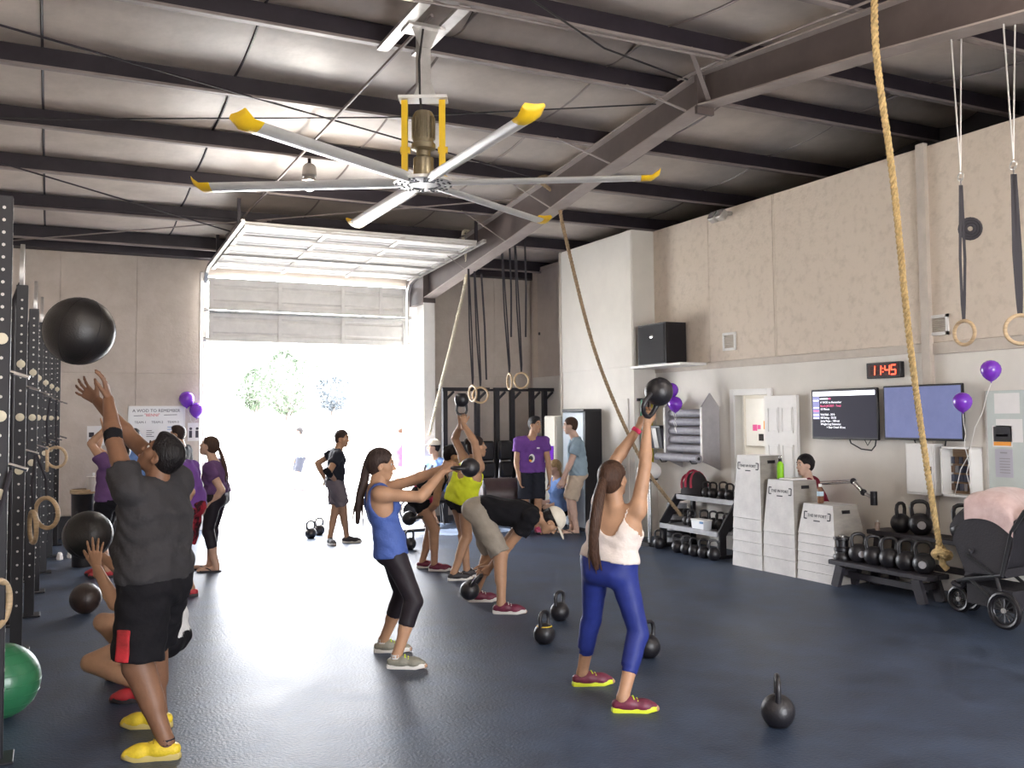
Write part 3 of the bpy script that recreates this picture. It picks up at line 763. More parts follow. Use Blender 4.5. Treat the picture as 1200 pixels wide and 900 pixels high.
# ------------------------------------------------------------------ balloons
def balloon(c, r, lab, grp, tie=None):
    c = Vector(c)
    b = thing('balloon', lab, 'balloon', c, grp)
    prof = [(1e-4, 1.0), (0.35, 0.94), (0.68, 0.75), (0.92, 0.42), (1.0, 0.05), (0.95, -0.3), (0.75, -0.68), (0.45, -0.98), (0.16, -1.17), (0.04, -1.24)]
    MB().lathe([(q*r, z*r) for q, z in prof], c, 24).build('balloon_skin', M_purple, b)
    MB().lathe([(0.03*r, -1.23*r), (0.10*r, -1.33*r), (0.06*r, -1.34*r)], c, 10).build('knot', M_purple, b)
    if tie:
        t = Vector(tie); a = c+Vector((0, 0, -1.32*r))
        MB().tube([a+(t-a)*k/8+Vector((0.01*math.sin(k*1.7), 0.012*math.sin(k*2.3), 0)) for k in range(9)], 0.0035, 5).build('ribbon', M_white, b)
balloon((7.3, 5.38, 2.09), 0.085, 'purple balloon on a long ribbon in front of the upper wall trim', 'balloons tied by the stroller', (7.45, 5.92, .95))
balloon((7.3, 5.67, 1.82), 0.083, 'purple balloon overlapping the corner of the blank television', 'balloons tied by the stroller', (7.42, 5.72, 1.0))
balloon((7.38, 10.14, 2.05), 0.097, 'upper purple balloon beside the foam roller rack', 'balloons by the roller rack', (7.40, 10.08, 1.50))
balloon((7.36, 10.03, 1.866), 0.097, 'lower purple balloon beside the foam roller rack', 'balloons by the roller rack', (7.40, 10.08, 1.48))
balloon((1.86, 15.0, 2.03), 0.115, 'upper purple balloon between the whiteboard and the garage door', 'balloons by the garage door', (1.95, 15.06, 1.66))
balloon((2.0, 14.95, 1.86), 0.11, 'lower purple balloon beside the garage door jamb', 'balloons by the garage door', (1.95, 15.06, 1.64))

# ------------------------------------------------------------------ kettlebells
KB_PROTO = {}
M_kbface = mat('kettlebell_face', (0.42, 0.42, 0.46), 0.5, var=0.2, vscale=30)
M_yring = mat('kettlebell_yellow_band', (0.75, 0.55, 0.05), 0.5)
def kb_meshes(kind):
    if kind in KB_PROTO: return KB_PROTO[kind]
    # unit: body radius 0.1, base at z=0
    r = 0.1; zc = 0.09
    prof = [(1e-4, 0.0), (0.052, 0.0), (0.062, 0.006)]
    for k in range(1, 15):
        a = -math.acos(0.8)+0  # below
    for k in range(13):
        a = -1.02+(1.02+1.25)*k/12
        prof.append((r*math.cos(a), zc+r*math.sin(a)))
    prof.append((1e-4, zc+r*0.965))
    body = MB().lathe(prof, n=24).mesh('kettlebell_body', M_iron)
    pts = [(-0.058, 0, 0.15), (-0.066, 0, 0.19), (-0.070, 0, 0.235), (-0.058, 0, 0.272), (-0.03, 0, 0.288), (0.0, 0, 0.291), (0.03, 0, 0.288), (0.058, 0, 0.272), (0.070, 0, 0.235), (0.066, 0, 0.19), (0.058, 0, 0.15)]
    handle = MB().tube(pts, [0.021, 0.018, 0.0175, 0.0175, 0.0175, 0.0175, 0.0175, 0.0175, 0.0175, 0.018, 0.021], 10).mesh('kettlebell_handle', M_iron)
    face = MB().lathe([(1e-4, 0.0), (0.035, 0.0), (0.033, 0.0085), (1e-4, 0.009)], (0, 0, 0), 18).mesh('face', M_kbface)
    face.transform(Matrix.Translation((0, -0.098, 0.09)) @ Matrix.Rotation(PI/2, 4, 'X'))
    ring = MB().torus((0, 0, 0.158), 0.066, 0.008, n=18, k=6).mesh('ring', M_yring)
    KB_PROTO[kind] = (body, handle, face, ring); return KB_PROTO[kind]
def kettlebell(p, r, rz, lab, grp=None, tilt=None, face=False, ring=False):
    body, handle, fc, rg = kb_meshes('a')
    k = thing('kettlebell', lab, 'kettlebell', p, grp)
    k.scale = (r/0.1,)*3
    k.rotation_euler = (0, 0, rz)
    if tilt is not None:
        k.rotation_mode = 'QUATERNION'; k.rotation_quaternion = tilt
    link_mesh('body', body, k); link_mesh('handle', handle, k)
    if face: link_mesh('weight_disc', fc, k)
    if ring: link_mesh('yellow_ring', rg, k)
    return k
def fk(px, py): return onfloor(px, py)
for px, py, r, rz, lab, rg in (
        (912, 851, .093, 0.9, 'largest black kettlebell standing alone on open floor near the camera', False),
        (760, 770, .086, 0.3, 'black kettlebell standing just right of the woman in blue leggings', False),
        (638, 754, .082, 0.5, 'black kettlebell with yellow band between the bent man and the woman in leggings', True),
        (656, 727, .082, 0.4, 'black kettlebell beside the one with the yellow band', False),
        (480, 644, .085, 0.2, 'black kettlebell behind the woman in the blue tank top', False),
        (364, 631, .085, 0.1, 'black kettlebell at the feet of the man walking by the garage door', False),
        (374, 627, .085, 0.2, 'black kettlebell just behind another beside the walking man', False)):
    kettlebell(fk(px, py), r, rz, lab, 'kettlebells on the open floor', ring=rg)
# ------------------------------------------------------------------ kettlebell shelf rack (by the office door)
M_ash = mat('rack_shelf_grey', (0.36, 0.37, 0.40), 0.45, var=0.2, vscale=6)
kr = thing('kettlebell_rack', 'grey three tier steel rack loaded with small kettlebells', 'rack', (7.45, 9.5, 0))
RY0, RY1 = 8.95, 10.12
for (x0, x1, z) in ((7.42, 7.76, 0.66), (7.15, 7.55, 0.30)):
    MB().span((x0, RY0, z-0.035), (x1, RY1, z), bev=.005).build('shelf', M_ash, kr)
    MB().span((x0-0.008, RY0, z-0.045), (x0+.006, RY1, z+0.018), bev=.003).build('shelf_lip', M_ash, kr)
for y in (RY0-.015, RY1+.015):
    MB().prism([(7.16, 0.04), (7.16, .33), (7.42, .68), (7.76, .68), (7.76, .60), (7.48, .58), (7.26, .26), (7.26, .04)], y-.012, y+.012).build('side_plate', M_black, kr, smooth=False)
for y in (RY0-.015, RY1+.015):
    MB().bar((7.7, y, 0), (7.7, y, 0.64), .05, .05).build('rear_post', M_black, kr, smooth=False)
    MB().span((7.16, y-.03, 0), (7.76, y+.03, .04)).build('foot', M_black, kr, smooth=False)
i = 0
ords = ['first', 'second', 'third', 'fourth', 'fifth', 'sixth', 'seventh']
for y, x, r in ((9.66, 7.56, .068), (9.52, 7.55, .068), (9.38, 7.6, .072), (9.23, 7.58, .068), (9.04, 7.58, .078)):
    kettlebell((x, y, 0.66), r, -.6+random.uniform(-.4, .4), ords[i]+' kettlebell from the boxed corner on the top shelf of the grey rack', 'kettlebells on the grey rack'); i += 1
i = 0
for y, x, r in ((9.84, 7.38, .07), (9.68, 7.33, .072), (9.52, 7.40, .074), (9.36, 7.42, .074), (9.20, 7.40, .074), (9.04, 7.38, .074)):
    kettlebell((x, y, 0.30), r, -.6+random.uniform(-.5, .5), ords[i]+' kettlebell from the boxed corner on the middle shelf of the grey rack', 'kettlebells on the grey rack'); i += 1
i = 0
for y, x, r in ((10.02, 7.06, .08), (9.62, 7.06, .08), (9.44, 7.06, .078), (9.27, 7.05, .074), (9.10, 7.06, .076), (8.91, 7.06, .08)):
    kettlebell((x, y, 0.0), r, -.6+random.uniform(-.5, .5), ords[i]+' kettlebell from the boxed corner on the floor below the grey rack', 'kettlebells under the grey rack'); i += 1
tb = thing('plastic_tub', 'white plastic tub with blue tag on the middle rack shelf', 'tub', (7.22, 9.35, .30))
MB().prism([(9.24, .30), (9.46, .30), (9.48, .42), (9.22, .42)], 7.165, 7.285, 'X').build('tub_body', mat('tub_plastic', (0.75, 0.78, 0.82), .35), tb)
MB().span((7.158, 9.215, .415), (7.292, 9.485, .43), bev=.003).build('rim', M_white, tb)
MB().span((7.155, 9.24, .385), (7.165, 9.30, .41)).build('tag', M_blue, tb, smooth=False)
# weight plates and step behind
st = thing('plate_tree', 'black stepped stack of weight plates beside the grey rack', 'weights', (7.6, 10.38, 0))
for k in range(7):
    MB().cyl((7.60, 10.36, 0.02+k*.075), (7.60, 10.36, 0.08+k*.075), .17-.006*k, 20).build('plate', M_black if k % 2 else M_ash, st)
# gym bag
bg_ = thing('gym_bag', 'red and black gym bag slumped on the rack shelf', 'bag', (7.55, 9.95, .66))
M_bagred = mat('bag_red', (0.50, 0.04, 0.09), .7, var=.2); M_bagblk = mat('bag_black', (0.03, .025, .03), .7)
bag = MB()
rings = []
for t in [k/8 for k in range(9)]:
    y = 9.72+.42*t; h = (.06+.26*math.sin(PI*(t*.7+.22))**1.2)*(1 if 0 < t < 1 else .7); w = .12*math.sin(PI*(t*.8+.1))+.03
    rings.append([Vector((7.57+w*math.cos(a), y, .665+h*max(0, (math.sin(a)+.55)/1.55))) for a in [2*PI*j/14 for j in range(14)]])
bag.ring_loft(rings).build('bag_body', M_bagblk, bg_)
for t0, w0 in ((.25, .035), (.45, .03), (.68, .035)):
    y = 9.72+.42*t0; h = .06+.26*math.sin(PI*(t0*.7+.22))**1.2; w = .12*math.sin(PI*(t0*.8+.1))+.03
    MB().tube([(7.57+(w+.006)*math.cos(a), y+.05*math.sin(a), .665+(h+.006)*max(0, (math.sin(a)+.55)/1.55)) for a in [PI*j/10 for j in range(11)]], .016, 6).build('red_strap', M_bagred, bg_)

# pedestal stand with pale seat-like plate
ps = thing('pedestal_stand', 'chrome pedestal stand with black cross base and pale padded top', 'stand', (7.05, 10.2, 0))
P0 = onfloor(762, 640)
x, y = P0.x, P0.y
MB().lathe([(0.025, 0.03), (0.025, 0.86)], (x, y, 0), 14).build('post', M_chrome, ps)
MB().bar((x-.33*ca, y-.33*sa, .025), (x+.33*ca, y+.33*sa, .025), .06, .05).build('base_bar', M_black, ps)
MB().bar((x, y-.10, .025), (x, y+.25, .025), .06, .05).build('base_bar', M_black, ps)
MB().ball((x, y, .98), .17, 20, 10, sc=(.95, .95, .75)).build('padded_top', mat('pale_pad', (.72, .71, .70), .5, var=.06), ps)
MB().lathe([(.06, .85), (.12, .87), (.12, .89), (.02, .9)], (x, y, 0), 16).build('top_plate', M_black, ps)

# ------------------------------------------------------------------ stacked plyo boxes
M_bxf = mat('box_white_face', (0.70, 0.69, 0.68), .6, col2=(.55, .54, .54), vscale=3, detail=8, ramp=(.3, .55), bump=.1, bscale=40)
M_bxs = mat('box_side_ply', (0.36, 0.335, 0.30), .65, col2=(.27, .25, .23), vscale=4, detail=8, stretch=(1, 1, 3))
M_ink = mat('box_ink', (0.03, .03, .04), .6)
def plyo(c, w, d, z0, z1, tw, rz, lab, grp, top=False):
    """truncated box: footprint w (along wall) x d, top scaled by tw"""
    b = thing('plyo_box', lab, 'plyo box', (c[0], c[1], z0), grp, rz)
    def ring(s_, z): return [Vector((sx*d/2*s_, sy*w/2*s_, z)) for sx, sy in ((-1, -1), (1, -1), (1, 1), (-1, 1))]
    h = z1-z0-.004
    a, t = ring(1, 0), ring(tw, h)
    vs = a+t
    def quadpanel(i, j, m, name, inset=.0):
        q = [a[i], a[j], t[j], t[i]]
        n = (q[1]-q[0]).cross(q[3]-q[0]).normalized()
        mesh = MB().add([p for p in q]+[p-n*.018 for p in q], [(0, 1, 2, 3), (7, 6, 5, 4), (0, 4, 5, 1), (1, 5, 6, 2), (2, 6, 7, 3), (3, 7, 4, 0)]).mesh(name, m, smooth=False)
        o = link_mesh(name, mesh, b); ORG[o.name] = Vector((0, 0, 0)); return o, n, q
    # faces: 0-1: -y side ; 1-2: +x ; 2-3: +y ; 3-0: -x (front, faces the room)
    ORG[b.name] = Vector((0, 0, 0))
    fr, n, q = quadpanel(3, 0, M_bxf, 'front_panel')
    sd, n2, q2 = quadpanel(0, 1, M_bxs, 'side_panel')
    quadpanel(1, 2, M_bxs, 'back_panel'); quadpanel(2, 3, M_bxs, 'side_panel')
    tp = MB().add([p for p in t]+[p-Vector((0, 0, .018)) for p in t], [(0, 1, 2, 3), (7, 6, 5, 4), (0, 4, 5, 1), (1, 5, 6, 2), (2, 6, 7, 3), (3, 7, 4, 0)]).mesh('top_panel', M_bxf, smooth=False)
    link_mesh('top_panel', tp, b)
    if top:
        # stencilled mark: brackets and lettering on the front panel
        o = q[0]; ux = (q[1]-q[0]).normalized(); uz = ((q[3]+q[2])/2-(q[0]+q[1])/2).normalized()
        ctr = (q[2]+q[3])/2 - uz*.12 + n*.002
        W_, H_ = .15*w/.42, .035
        for sx in (-1, 1):
            MB().bar(ctr+ux*sx*W_-uz*H_, ctr+ux*sx*W_+uz*H_, .012, .002, up=n).build('stencil_bracket', M_ink, b, smooth=False)
            for sz in (-1, 1):
                MB().bar(ctr+ux*sx*W_+uz*sz*H_, ctr+ux*sx*(W_-.04)+uz*sz*H_, .012, .002, up=n).build('stencil_bracket', M_ink, b, smooth=False)
        text_mesh('stencil_text', 'THE W FORT', .045, M_ink, b, ctr-uz*.015+n*.001, ux, uz, .0005, 'CENTER')
        MB().bar(ctr-uz*.052-ux*.045, ctr-uz*.052+ux*.045, .012, .001, up=n).build('stencil_line', M_ink, b, smooth=False)
        # hand hole in the side
        uy = (q2[1]-q2[0]).normalized(); vz = ((q2[3]+q2[2])/2-(q2[0]+q2[1])/2).normalized()
        hc = (q2[2]+q2[3])/2-vz*.07+n2*.0015
        MB().bar(hc-uy*.055, hc+uy*.055, .035, .003, up=n2).build('hand_hole', M_black, b, smooth=False)
    return b
def stack(cx, cy, w, d, tops, rz, nm):
    """tops: list of z levels from floor up; widths shrink on the last ones"""
    n = len(tops)-1
    for i in range(n):
        big = i == n-1
        lab = ('top white plyo box with stencilled mark on the '+nm) if big else (ords[i]+' box from the floor in the '+nm)
        plyo((cx, cy), w*(1.0-.012*i), d*(1.0-.012*i), tops[i], tops[i+1], .80 if (tops[i+1]-tops[i]) > .3 else .97, rz, lab, 'stacked plyo boxes', big)
rz0 = 0.0
stack(7.25, 8.30, .50, .42, [0, .16, .29, .42, .55, 1.26], rz0, 'tallest box stack by the office door')
stack(7.26, 7.80, .50, .42, [0, .165, .30, .44, 1.01], rz0, 'middle box stack')
stack(7.28, 7.27, .54, .44, [0, .095, .19, .285, .38, .475, .79], rz0, 'lowest box stack beside the kettlebell bench')
# bottles
def bottle(p, r, h, col, cap, lab, band=None):
    b = thing('drink_bottle', lab, 'bottle', p)
    p = Vector(p)
    MB().lathe([(1e-4, 0), (r*.9, 0), (r, .01), (r, h*.70), (r*.8, h*.78), (r*.45, h*.84), (r*.42, h*.88), (1e-4, h*.88)], p, 18).build('bottle_body', col, b)
    MB().lathe([(r*.5, h*.86), (r*.5, h), (1e-4, h)], p, 14).build('cap', cap, b)
    if band: MB().lathe([(r*1.02, h*.38), (r*1.02, h*.62)], p, 18, cap=False).build('paper_label', band, b)
    return b
gbt = bottle((7.22, 7.93, 1.01), .037, .22, mat('bottle_green', (.30, .72, .02), .3), M_blackpl, 'bright green metal bottle standing on the middle box stack')
MB().torus((7.22, 7.93, 1.245), .02, .005, nrm=(1, 0, 0), n=14, k=6).build('carry_ring', M_chrome, gbt)
bottle((7.20, 7.32, .79), .033, .20, mat('bottle_brown', (.25, .12, .07), .15, trans=.3), M_white, 'clear bottle of brown drink on the lowest box stack', mat('label_blue', (.45, .6, .7), .6))
nt_ = thing('notebook', 'thin white notebook lying on the middle box stack', 'notebook', (7.3, 7.72, 1.01))
MB().span((7.12, 7.65, 1.011), (7.34, 7.84, 1.025), bev=.002).build('cover', M_paper, nt_)
MB().span((7.13, 7.66, 1.025), (7.33, 7.83, 1.028)).build('page', M_white, nt_, smooth=False)

# ------------------------------------------------------------------ benches with kettlebells
M_bench = mat('bench_dark', (0.030, .027, .036), .55, var=.4, vscale=8, stretch=(1, .2, 1))
def bench(name, x0, x1, y0, y1, h, lab, split=1):
    b = thing(name, lab, 'bench', ((x0+x1)/2, (y0+y1)/2, 0))
    n = 2
    for k in range(n):
        a = x0+(x1-x0)*k/n; c_ = x0+(x1-x0)*(k+1)/n
        MB().span((a+.002, y0, h-.045), (c_-.002, y1, h), bev=.006).build('plank', M_bench, b)
    for y in (y0+.12, y1-.12):
        s_ = -1 if y < (y0+y1)/2 else 1
        for x in (x0+.03, x1-.03):
            MB().bar((x, y+s_*.05, 0), (x, y-s_*.02, h-.045), .045, .09, up=(0, 1, 0)).build('leg', M_bench, b, smooth=False)
        MB().bar((x0+.03, y, h*.55), (x1-.03, y, h*.55), .03, .06).build('cross_rail', M_bench, b, smooth=False)
    MB().bar(((x0+x1)/2, y0+.12, h*.45), ((x0+x1)/2, y1-.12, h*.45), .03, .06).build('stretcher', M_bench, b, smooth=False)
    return b
bench('low_bench', 7.02, 7.32, 5.88, 7.06, .26, 'low dark wooden bench holding a row of kettlebells')
bench('high_bench', 7.42, 7.74, 5.66, 6.93, .55, 'higher dark wooden bench standing behind the low bench')

i = 0
for y, r in ((6.79, .095), (6.60, .094), (6.41, .096), (6.215, .097), (6.02, .099)):
    kettlebell((7.16, y, .26), r, -.75+random.uniform(-.3, .3), ords[i]+' kettlebell from the box stack on the low bench', 'kettlebells on the low bench', face=(i in (0, 4))); i += 1
i = 0
for y, r, x in ((6.58, .098, 7.52), (6.36, .11, 7.53), (5.90, .11, 7.54)):
    kettlebell((x, y, .55), r, -.75+.9*(i == 0), ords[i]+' kettlebell from the box stack on the higher bench', 'kettlebells on the higher bench', face=True); i += 1
wp = thing('weight_spool', 'dark stepped weight spool at the end of the low bench', 'weight', (7.14, 6.98, .26))
MB().lathe([(1e-4, 0), (.085, 0), (.09, .02), (.085, .05), (.075, .06), (.07, .08), (.082, .09), (.082, .12), (.06, .13), (.06, .19), (.085, .20), (.085, .225), (1e-4, .225)], (7.14, 6.98, .26), 20).build('spool_body', M_iron, wp)
MB().cyl((7.14, 6.98, .48), (7.14, 6.98, .50), .03, 12).build('spool_cap', M_galv, wp)
jar = bottle((7.44, 6.80, .55), .025, .10, mat('jar_glass', (.45, .35, .30), .15, trans=.4), M_white, 'small clear jar on the end of the higher bench')
# jointed metal arm on the wall
ar = thing('jointed_wall_arm', 'jointed steel arm reaching out between bottle and bench', 'arm', (7.6, 7.2, .75))
A = [at(962, 566, 10.0), at(1000, 564, 9.75), at(1012, 577, 9.6), at(1024, 584, 9.5)]
for a, b, r in ((0, 1, .022), (1, 2, .026), (2, 3, .02)):
    MB().cyl(A[a], A[b], r, 10).build('arm_tube', M_chrome, ar)
for k in (1, 2):
    MB().ball(A[k], .035, 12, 8).build('joint', M_black, ar)
MB().cyl(A[3]+Vector((0, 0, .07)), A[3]-Vector((0, 0, .07)), .035, 14).build('end_cylinder', M_black, ar)
# desk behind the boxes, wooden crate


# ------------------------------------------------------------------ stroller
M_strf = mat('stroller_fabric', (.022, .02, .026), .75, bump=.2, bscale=60); M_strm = mat('stroller_metal', (.05, .05, .055), .35, metal=.5)
M_blank = mat('pink_blanket', (.72, .55, .53), .9, col2=(.60, .42, .40), vscale=8, bump=.5, bscale=14, sheen=.3)
SX, SY = 7.12, 5.42
sr = thing('stroller', 'black three wheeled stroller parked against the benches', 'stroller', (SX, SY, 0))
# travel direction: front towards the room (-x)
def SP(u, v, z): # u along length (front = 0), v across, z
    d = Vector((0.03, 1.0, 0)).normalized(); n = Vector((-d.y, d.x, 0))
    return Vector((7.09, 5.58, 0)) - d*u + n*v + Vector((0, 0, z))
def wheel(c, r, w, axis):
    wh = MB().torus(c, r-.022, .022, nrm=axis, n=24, k=8).build('tyre', M_blackpl, sr)
    m = MB().torus(c, r-.05, .008, nrm=axis, n=20, k=6)
    a = Vector(axis).normalized(); u = a.cross(Vector((0, 0, 1))).normalized()
    for k in range(6):
        t = PI*k/6; dv = u*math.cos(t)+Vector((0, 0, 1))*math.sin(t)
        m.cyl(Vector(c)-dv*(r-.05), Vector(c)+dv*(r-.05), .006, 5)
    m.build('spokes', M_strm, wh)
    MB().cyl(Vector(c)-a*w, Vector(c)+a*w, .02, 10).build('hub', M_galv, wh)
d_ = Vector((0.03, 1.0, 0)).normalized(); n_ = Vector((-d_.y, d_.x, 0))
wheel(SP(0.0, 0.03, .115), .115, .02, n_)
wheel(SP(0.0, -.10, .115), .115, .02, n_)
wheel(SP(.62, .27, .15), .15, .02, n_); wheel(SP(.62, -.27, .15), .15, .02, n_)
MB().tube([SP(0, -.035, .12), SP(-.02, -.035, .2), SP(.06, -.035, .28)], .022, 8).build('front_fork', M_strm, sr)
for v in (-.26, .26):
    MB().tube([SP(.02, v*.35, .27), SP(.25, v, .34), SP(.6, v, .42), SP(.70, v, .78), SP(.82, v, .95), SP(.90, v*.9, .97)], .017, 8).build('side_rail', M_strm, sr)
    MB().tube([SP(.30, v, .35), SP(.62, v, .15)], .015, 8).build('rear_strut', M_strm, sr)
    MB().tube([SP(.28, v, .55), SP(.55, v, .40), SP(.62, v, .16)], .014, 8).build('fold_link', M_strm, sr)
MB().tube([SP(.90, -.235, .97), SP(.92, 0, .98), SP(.90, .235, .97)], .02, 8).build('push_handle', M_strf, sr)
def slab(name, pts, w, t, m, parent):
    """padded strip through profile points (u,z) of width w and thickness t"""
    rings = []
    for u, z in pts:
        ring = []
        for v, e in ((-w, 0), (-w*.9, 1), (0, 1.25), (w*.9, 1), (w, 0), (w*.9, -1), (0, -.7), (-w*.9, -1)):
            ring.append(SP(u, v, z+e*t))
        rings.append(ring)
    return MB().ring_loft(rings).build(name, m, parent)
slab('footrest', [(.05, .27), (.14, .25), (.24, .33)], .19, .02, M_strf, sr)
slab('seat', [(.22, .36), (.36, .42), (.52, .41), (.60, .43)], .23, .035, M_strf, sr)
slab('backrest', [(.54, .44), (.62, .60), (.68, .76), (.72, .84)], .22, .03, M_strf, sr)
MB().ring_loft([[SP(u, v, z) for u, v in ((.22, -.2), (.66, -.22), (.66, .22), (.22, .2))] for z in (.14, .18, .30)]).build('basket', M_strf, sr)
MB().tube([SP(.34, -.26, .58), SP(.22, -.2, .62), SP(.18, 0, .63), SP(.22, .2, .62), SP(.34, .26, .58)], .02, 8).build('bumper_bar', M_strf, sr)
for v in (-.06, .05):
    MB().ball(SP(.42, v, .66 if v < 0 else .60), .018, 10, 6).build('red_buckle', mat('buckle_red', (.7, .03, .05), .4), sr)
MB().tube([SP(.40, -.10, .66), SP(.43, 0, .64), SP(.42, .08, .58)], .02, 6).build('harness_strap', M_white, sr)
# hood: swept arcs
def arc(t, R, e=0.0):
    # t 0 front .. 1 back: hood rib angle
    th = math.radians(165-140*t)
    return [SP(.42-math.cos(th)*-.33*R, v, .72+math.sin(th)*.30*R*s_) for v, s_ in ((-.24, .35), (-.23, .75), (-.15, 1.0), (0, 1.08), (.15, 1.0), (.23, .75), (.24, .35))]
rings = [arc(k/6, 1.0) for k in range(7)]
inner = [arc(k/6, .95) for k in range(7)]
vs = [p for r in rings for p in r]+[p for r in inner for p in r]; fs = []
N7 = 7
for i in range(6):
    for j in range(6):
        a = i*N7+j; fs.append((a, a+1, a+N7+1, a+N7)); b = 49+a; fs.append((b+N7, b+N7+1, b+1, b))
for j in range(6): fs.append((j+1, j, 49+j, 49+j+1)); fs.append((42+j, 42+j+1, 91+j+1, 91+j))
for i in range(6): fs.append((i*7, (i+1)*7, 49+(i+1)*7, 49+i*7)); fs.append(((i+1)*7+6, i*7+6, 49+i*7+6, 49+(i+1)*7+6))
MB().add(vs, fs).build('hood', M_strf, sr)
for v in (-.25, .25):
    q = [(.14, .66), (.26, .40), (.62, .42), (.70, .66), (.72, .84), (.44, .88), (.22, .82)]
    MB().ring_loft([[SP(u, v-.008, z) for u, z in q], [SP(u, v+.008, z) for u, z in q]]).build('side_panel', M_strf, sr, smooth=False)
slab('calf_panel', [(.16, .28), (.20, .34), (.24, .40)], .20, .03, M_strf, sr)
# blanket draped over the hood
bl = thing('blanket', 'pale pink blanket draped over the stroller hood', 'blanket', SP(.6, 0, .9))
nu, nv = 22, 22; vs = []; fs = []
for i in range(nu+1):
    for j in range(nv+1):
        t = .36+.62*i/nu; th = math.radians(165-140*t); v = -.34+.66*j/nv
        s_ = 1.12 if abs(v) < .16 else 1.12-.5*((abs(v)-.16)/.18)**1.3*1.0
        R = 1.03+.025*math.sin(11*v+7*t)+.02*math.sin(17*v-9*t)
        zz = .735+math.sin(th)*.30*R*s_
        if abs(v) > .27: zz -= (abs(v)-.27)*2.0
        vv = max(-.262, min(.262, v))*1.02+.008*math.sin(14*t+2)
        vs.append(SP(.42+math.cos(th)*.33*R, vv, zz))
for i in range(nu):
    for j in range(nv):
        a = i*(nv+1)+j; fs.append((a, a+1, a+nv+2, a+nv+1))
n = len(vs); vs += [p+Vector((0, 0, .012)) for p in vs]; fs += [tuple(n+q for q in f[::-1]) for f in fs]
for i in range(nu):
    a = i*(nv+1); fs.append((a, a+nv+1, n+a+nv+1, n+a)); a += nv; fs.append((a+nv+1, a, n+a, n+a+nv+1))
for j in range(nv):
    fs.append((j+1, j, n+j, n+j+1)); a = nu*(nv+1)+j; fs.append((a, a+1, n+a+1, n+a))
o = MB().add(vs, fs).build('blanket_cloth', M_blank, bl, angle=80)
# bag and cup hung at the handle
hb_ = thing('diaper_bag', 'dark bag with pale cup hung from the stroller handle', 'bag', SP(1.0, 0, .6))
MB().ball(SP(.93, .05, .74), .14, 14, 10, sc=(.8, 1.1, 1.25)).build('bag_body', mat('bag_cloth', (.035, .035, .05), .6, bump=.6, bscale=20), hb_)
MB().lathe([(1e-4, 0), (.035, 0), (.04, .11), (1e-4, .11)], SP(.86, .20, .86), 14).build('cup', M_white, hb_)

# ------------------------------------------------------------------ climbing ropes
M_rope = mat('manila_rope', (.62, .44, .20), .8, var=.35, vscale=30, bump=.3, bscale=80)
M_rope_d = mat('manila_rope_dark', (.36, .26, .16), .85, var=.35, vscale=30)
M_rope_w = mat('white_rope', (.72, .66, .52), .8, var=.15, vscale=30)
def catmull(P, n):
    P = [Vector(p) for p in P]; out = []
    Q = [P[0]*2-P[1]]+P+[P[-1]*2-P[-2]]
    for i in range(1, len(Q)-2):
        for k in range(n):
            t = k/n; a, b, c_, d = Q[i-1:i+3]
            out.append(.5*((2*b)+(c_-a)*t+(2*a-5*b+4*c_-d)*t*t+(3*b-a-3*c_+d)*t**3))
    out.append(P[-1]); return out
def rope(path, r, m, lab, pitch=.13, knot=None):
    o = thing('climbing_rope', lab, 'rope', path[-1], 'climbing ropes')
    c_ = catmull(path, 16)
    # resample evenly
    L = [0]
    for a, b in zip(c_[:-1], c_[1:]): L.append(L[-1]+(b-a).length)
    n = int(L[-1]/(pitch/7)); S = [L[-1]*k/n for k in range(n+1)]
    X = [Vector([float(np.interp(s_, L, [p[q] for p in c_])) for q in range(3)]) for s_ in S]
    for ph in range(3):
        pts = []
        prev = None
        for k, p in enumerate(X):
            t = (X[min(k+1, n)]-X[max(k-1, 0)]).normalized()
            u = Vector((1, 0, 0)) if prev is None else prev
            u = (u-t*u.dot(t)).normalized(); prev = u; w = t.cross(u)
            a = 2*PI*S[k]/pitch+ph*2*PI/3
            pts.append(p+(u*math.cos(a)+w*math.sin(a))*r*.5)
        MB().tube(pts, r*.56, 6).build('rope_strand', m, o)
    if knot:
        K = Vector(knot)
        MB().torus(K, .06, .032, nrm=(.5, .3, .9), n=16, k=8).build('knot_loop', m, o)
        MB().torus(K+Vector((0, 0, .03)), .045, .03, nrm=(.3, -.7, .4), n=16, k=8).build('knot_loop', m, o)
        MB().tube([K, K+Vector((.03, .02, -.09)), K+Vector((.06, .0, -.13))], .028, 8).build('rope_tail', m, o)
    return o
rope([(5.46, 4.86, 5.0), at(1025, 30, 6.85), at(1030, 90, 6.9), at(1047, 215, 7.15), at(1066, 400, 7.5), at(1085, 540, 7.9), at(1101, 640, 8.1)], .027, M_rope, 'thick tan climbing rope ending in a knot over the low bench', knot=at(1104, 650, 8.1))
for P_, lab in (((5.62, 10.35, 4.45), 'a'),):
    pass
rope([(5.74, 10.32, 4.75), (5.60, 10.30, 4.77), (5.50, 10.28, 4.70), at(653, 232, 11.75), at(662, 275, 11.6), at(700, 420, 11.6), at(752, 540, 11.8), at(798, 604, 12.05)], .024, M_rope_d, 'tan climbing rope looped over the steel rafter and pulled aside to the kettlebell rack')
rope([(5.70, 12.85, 4.50), (5.62, 12.83, 4.53), (5.53, 12.80, 4.45), at(547, 318, 14.2), at(533, 385, 14.4), at(517, 450, 14.7), at(503, 510, 15.0)], .026, M_rope_w, 'pale climbing rope pulled back towards the column beside the garage door')

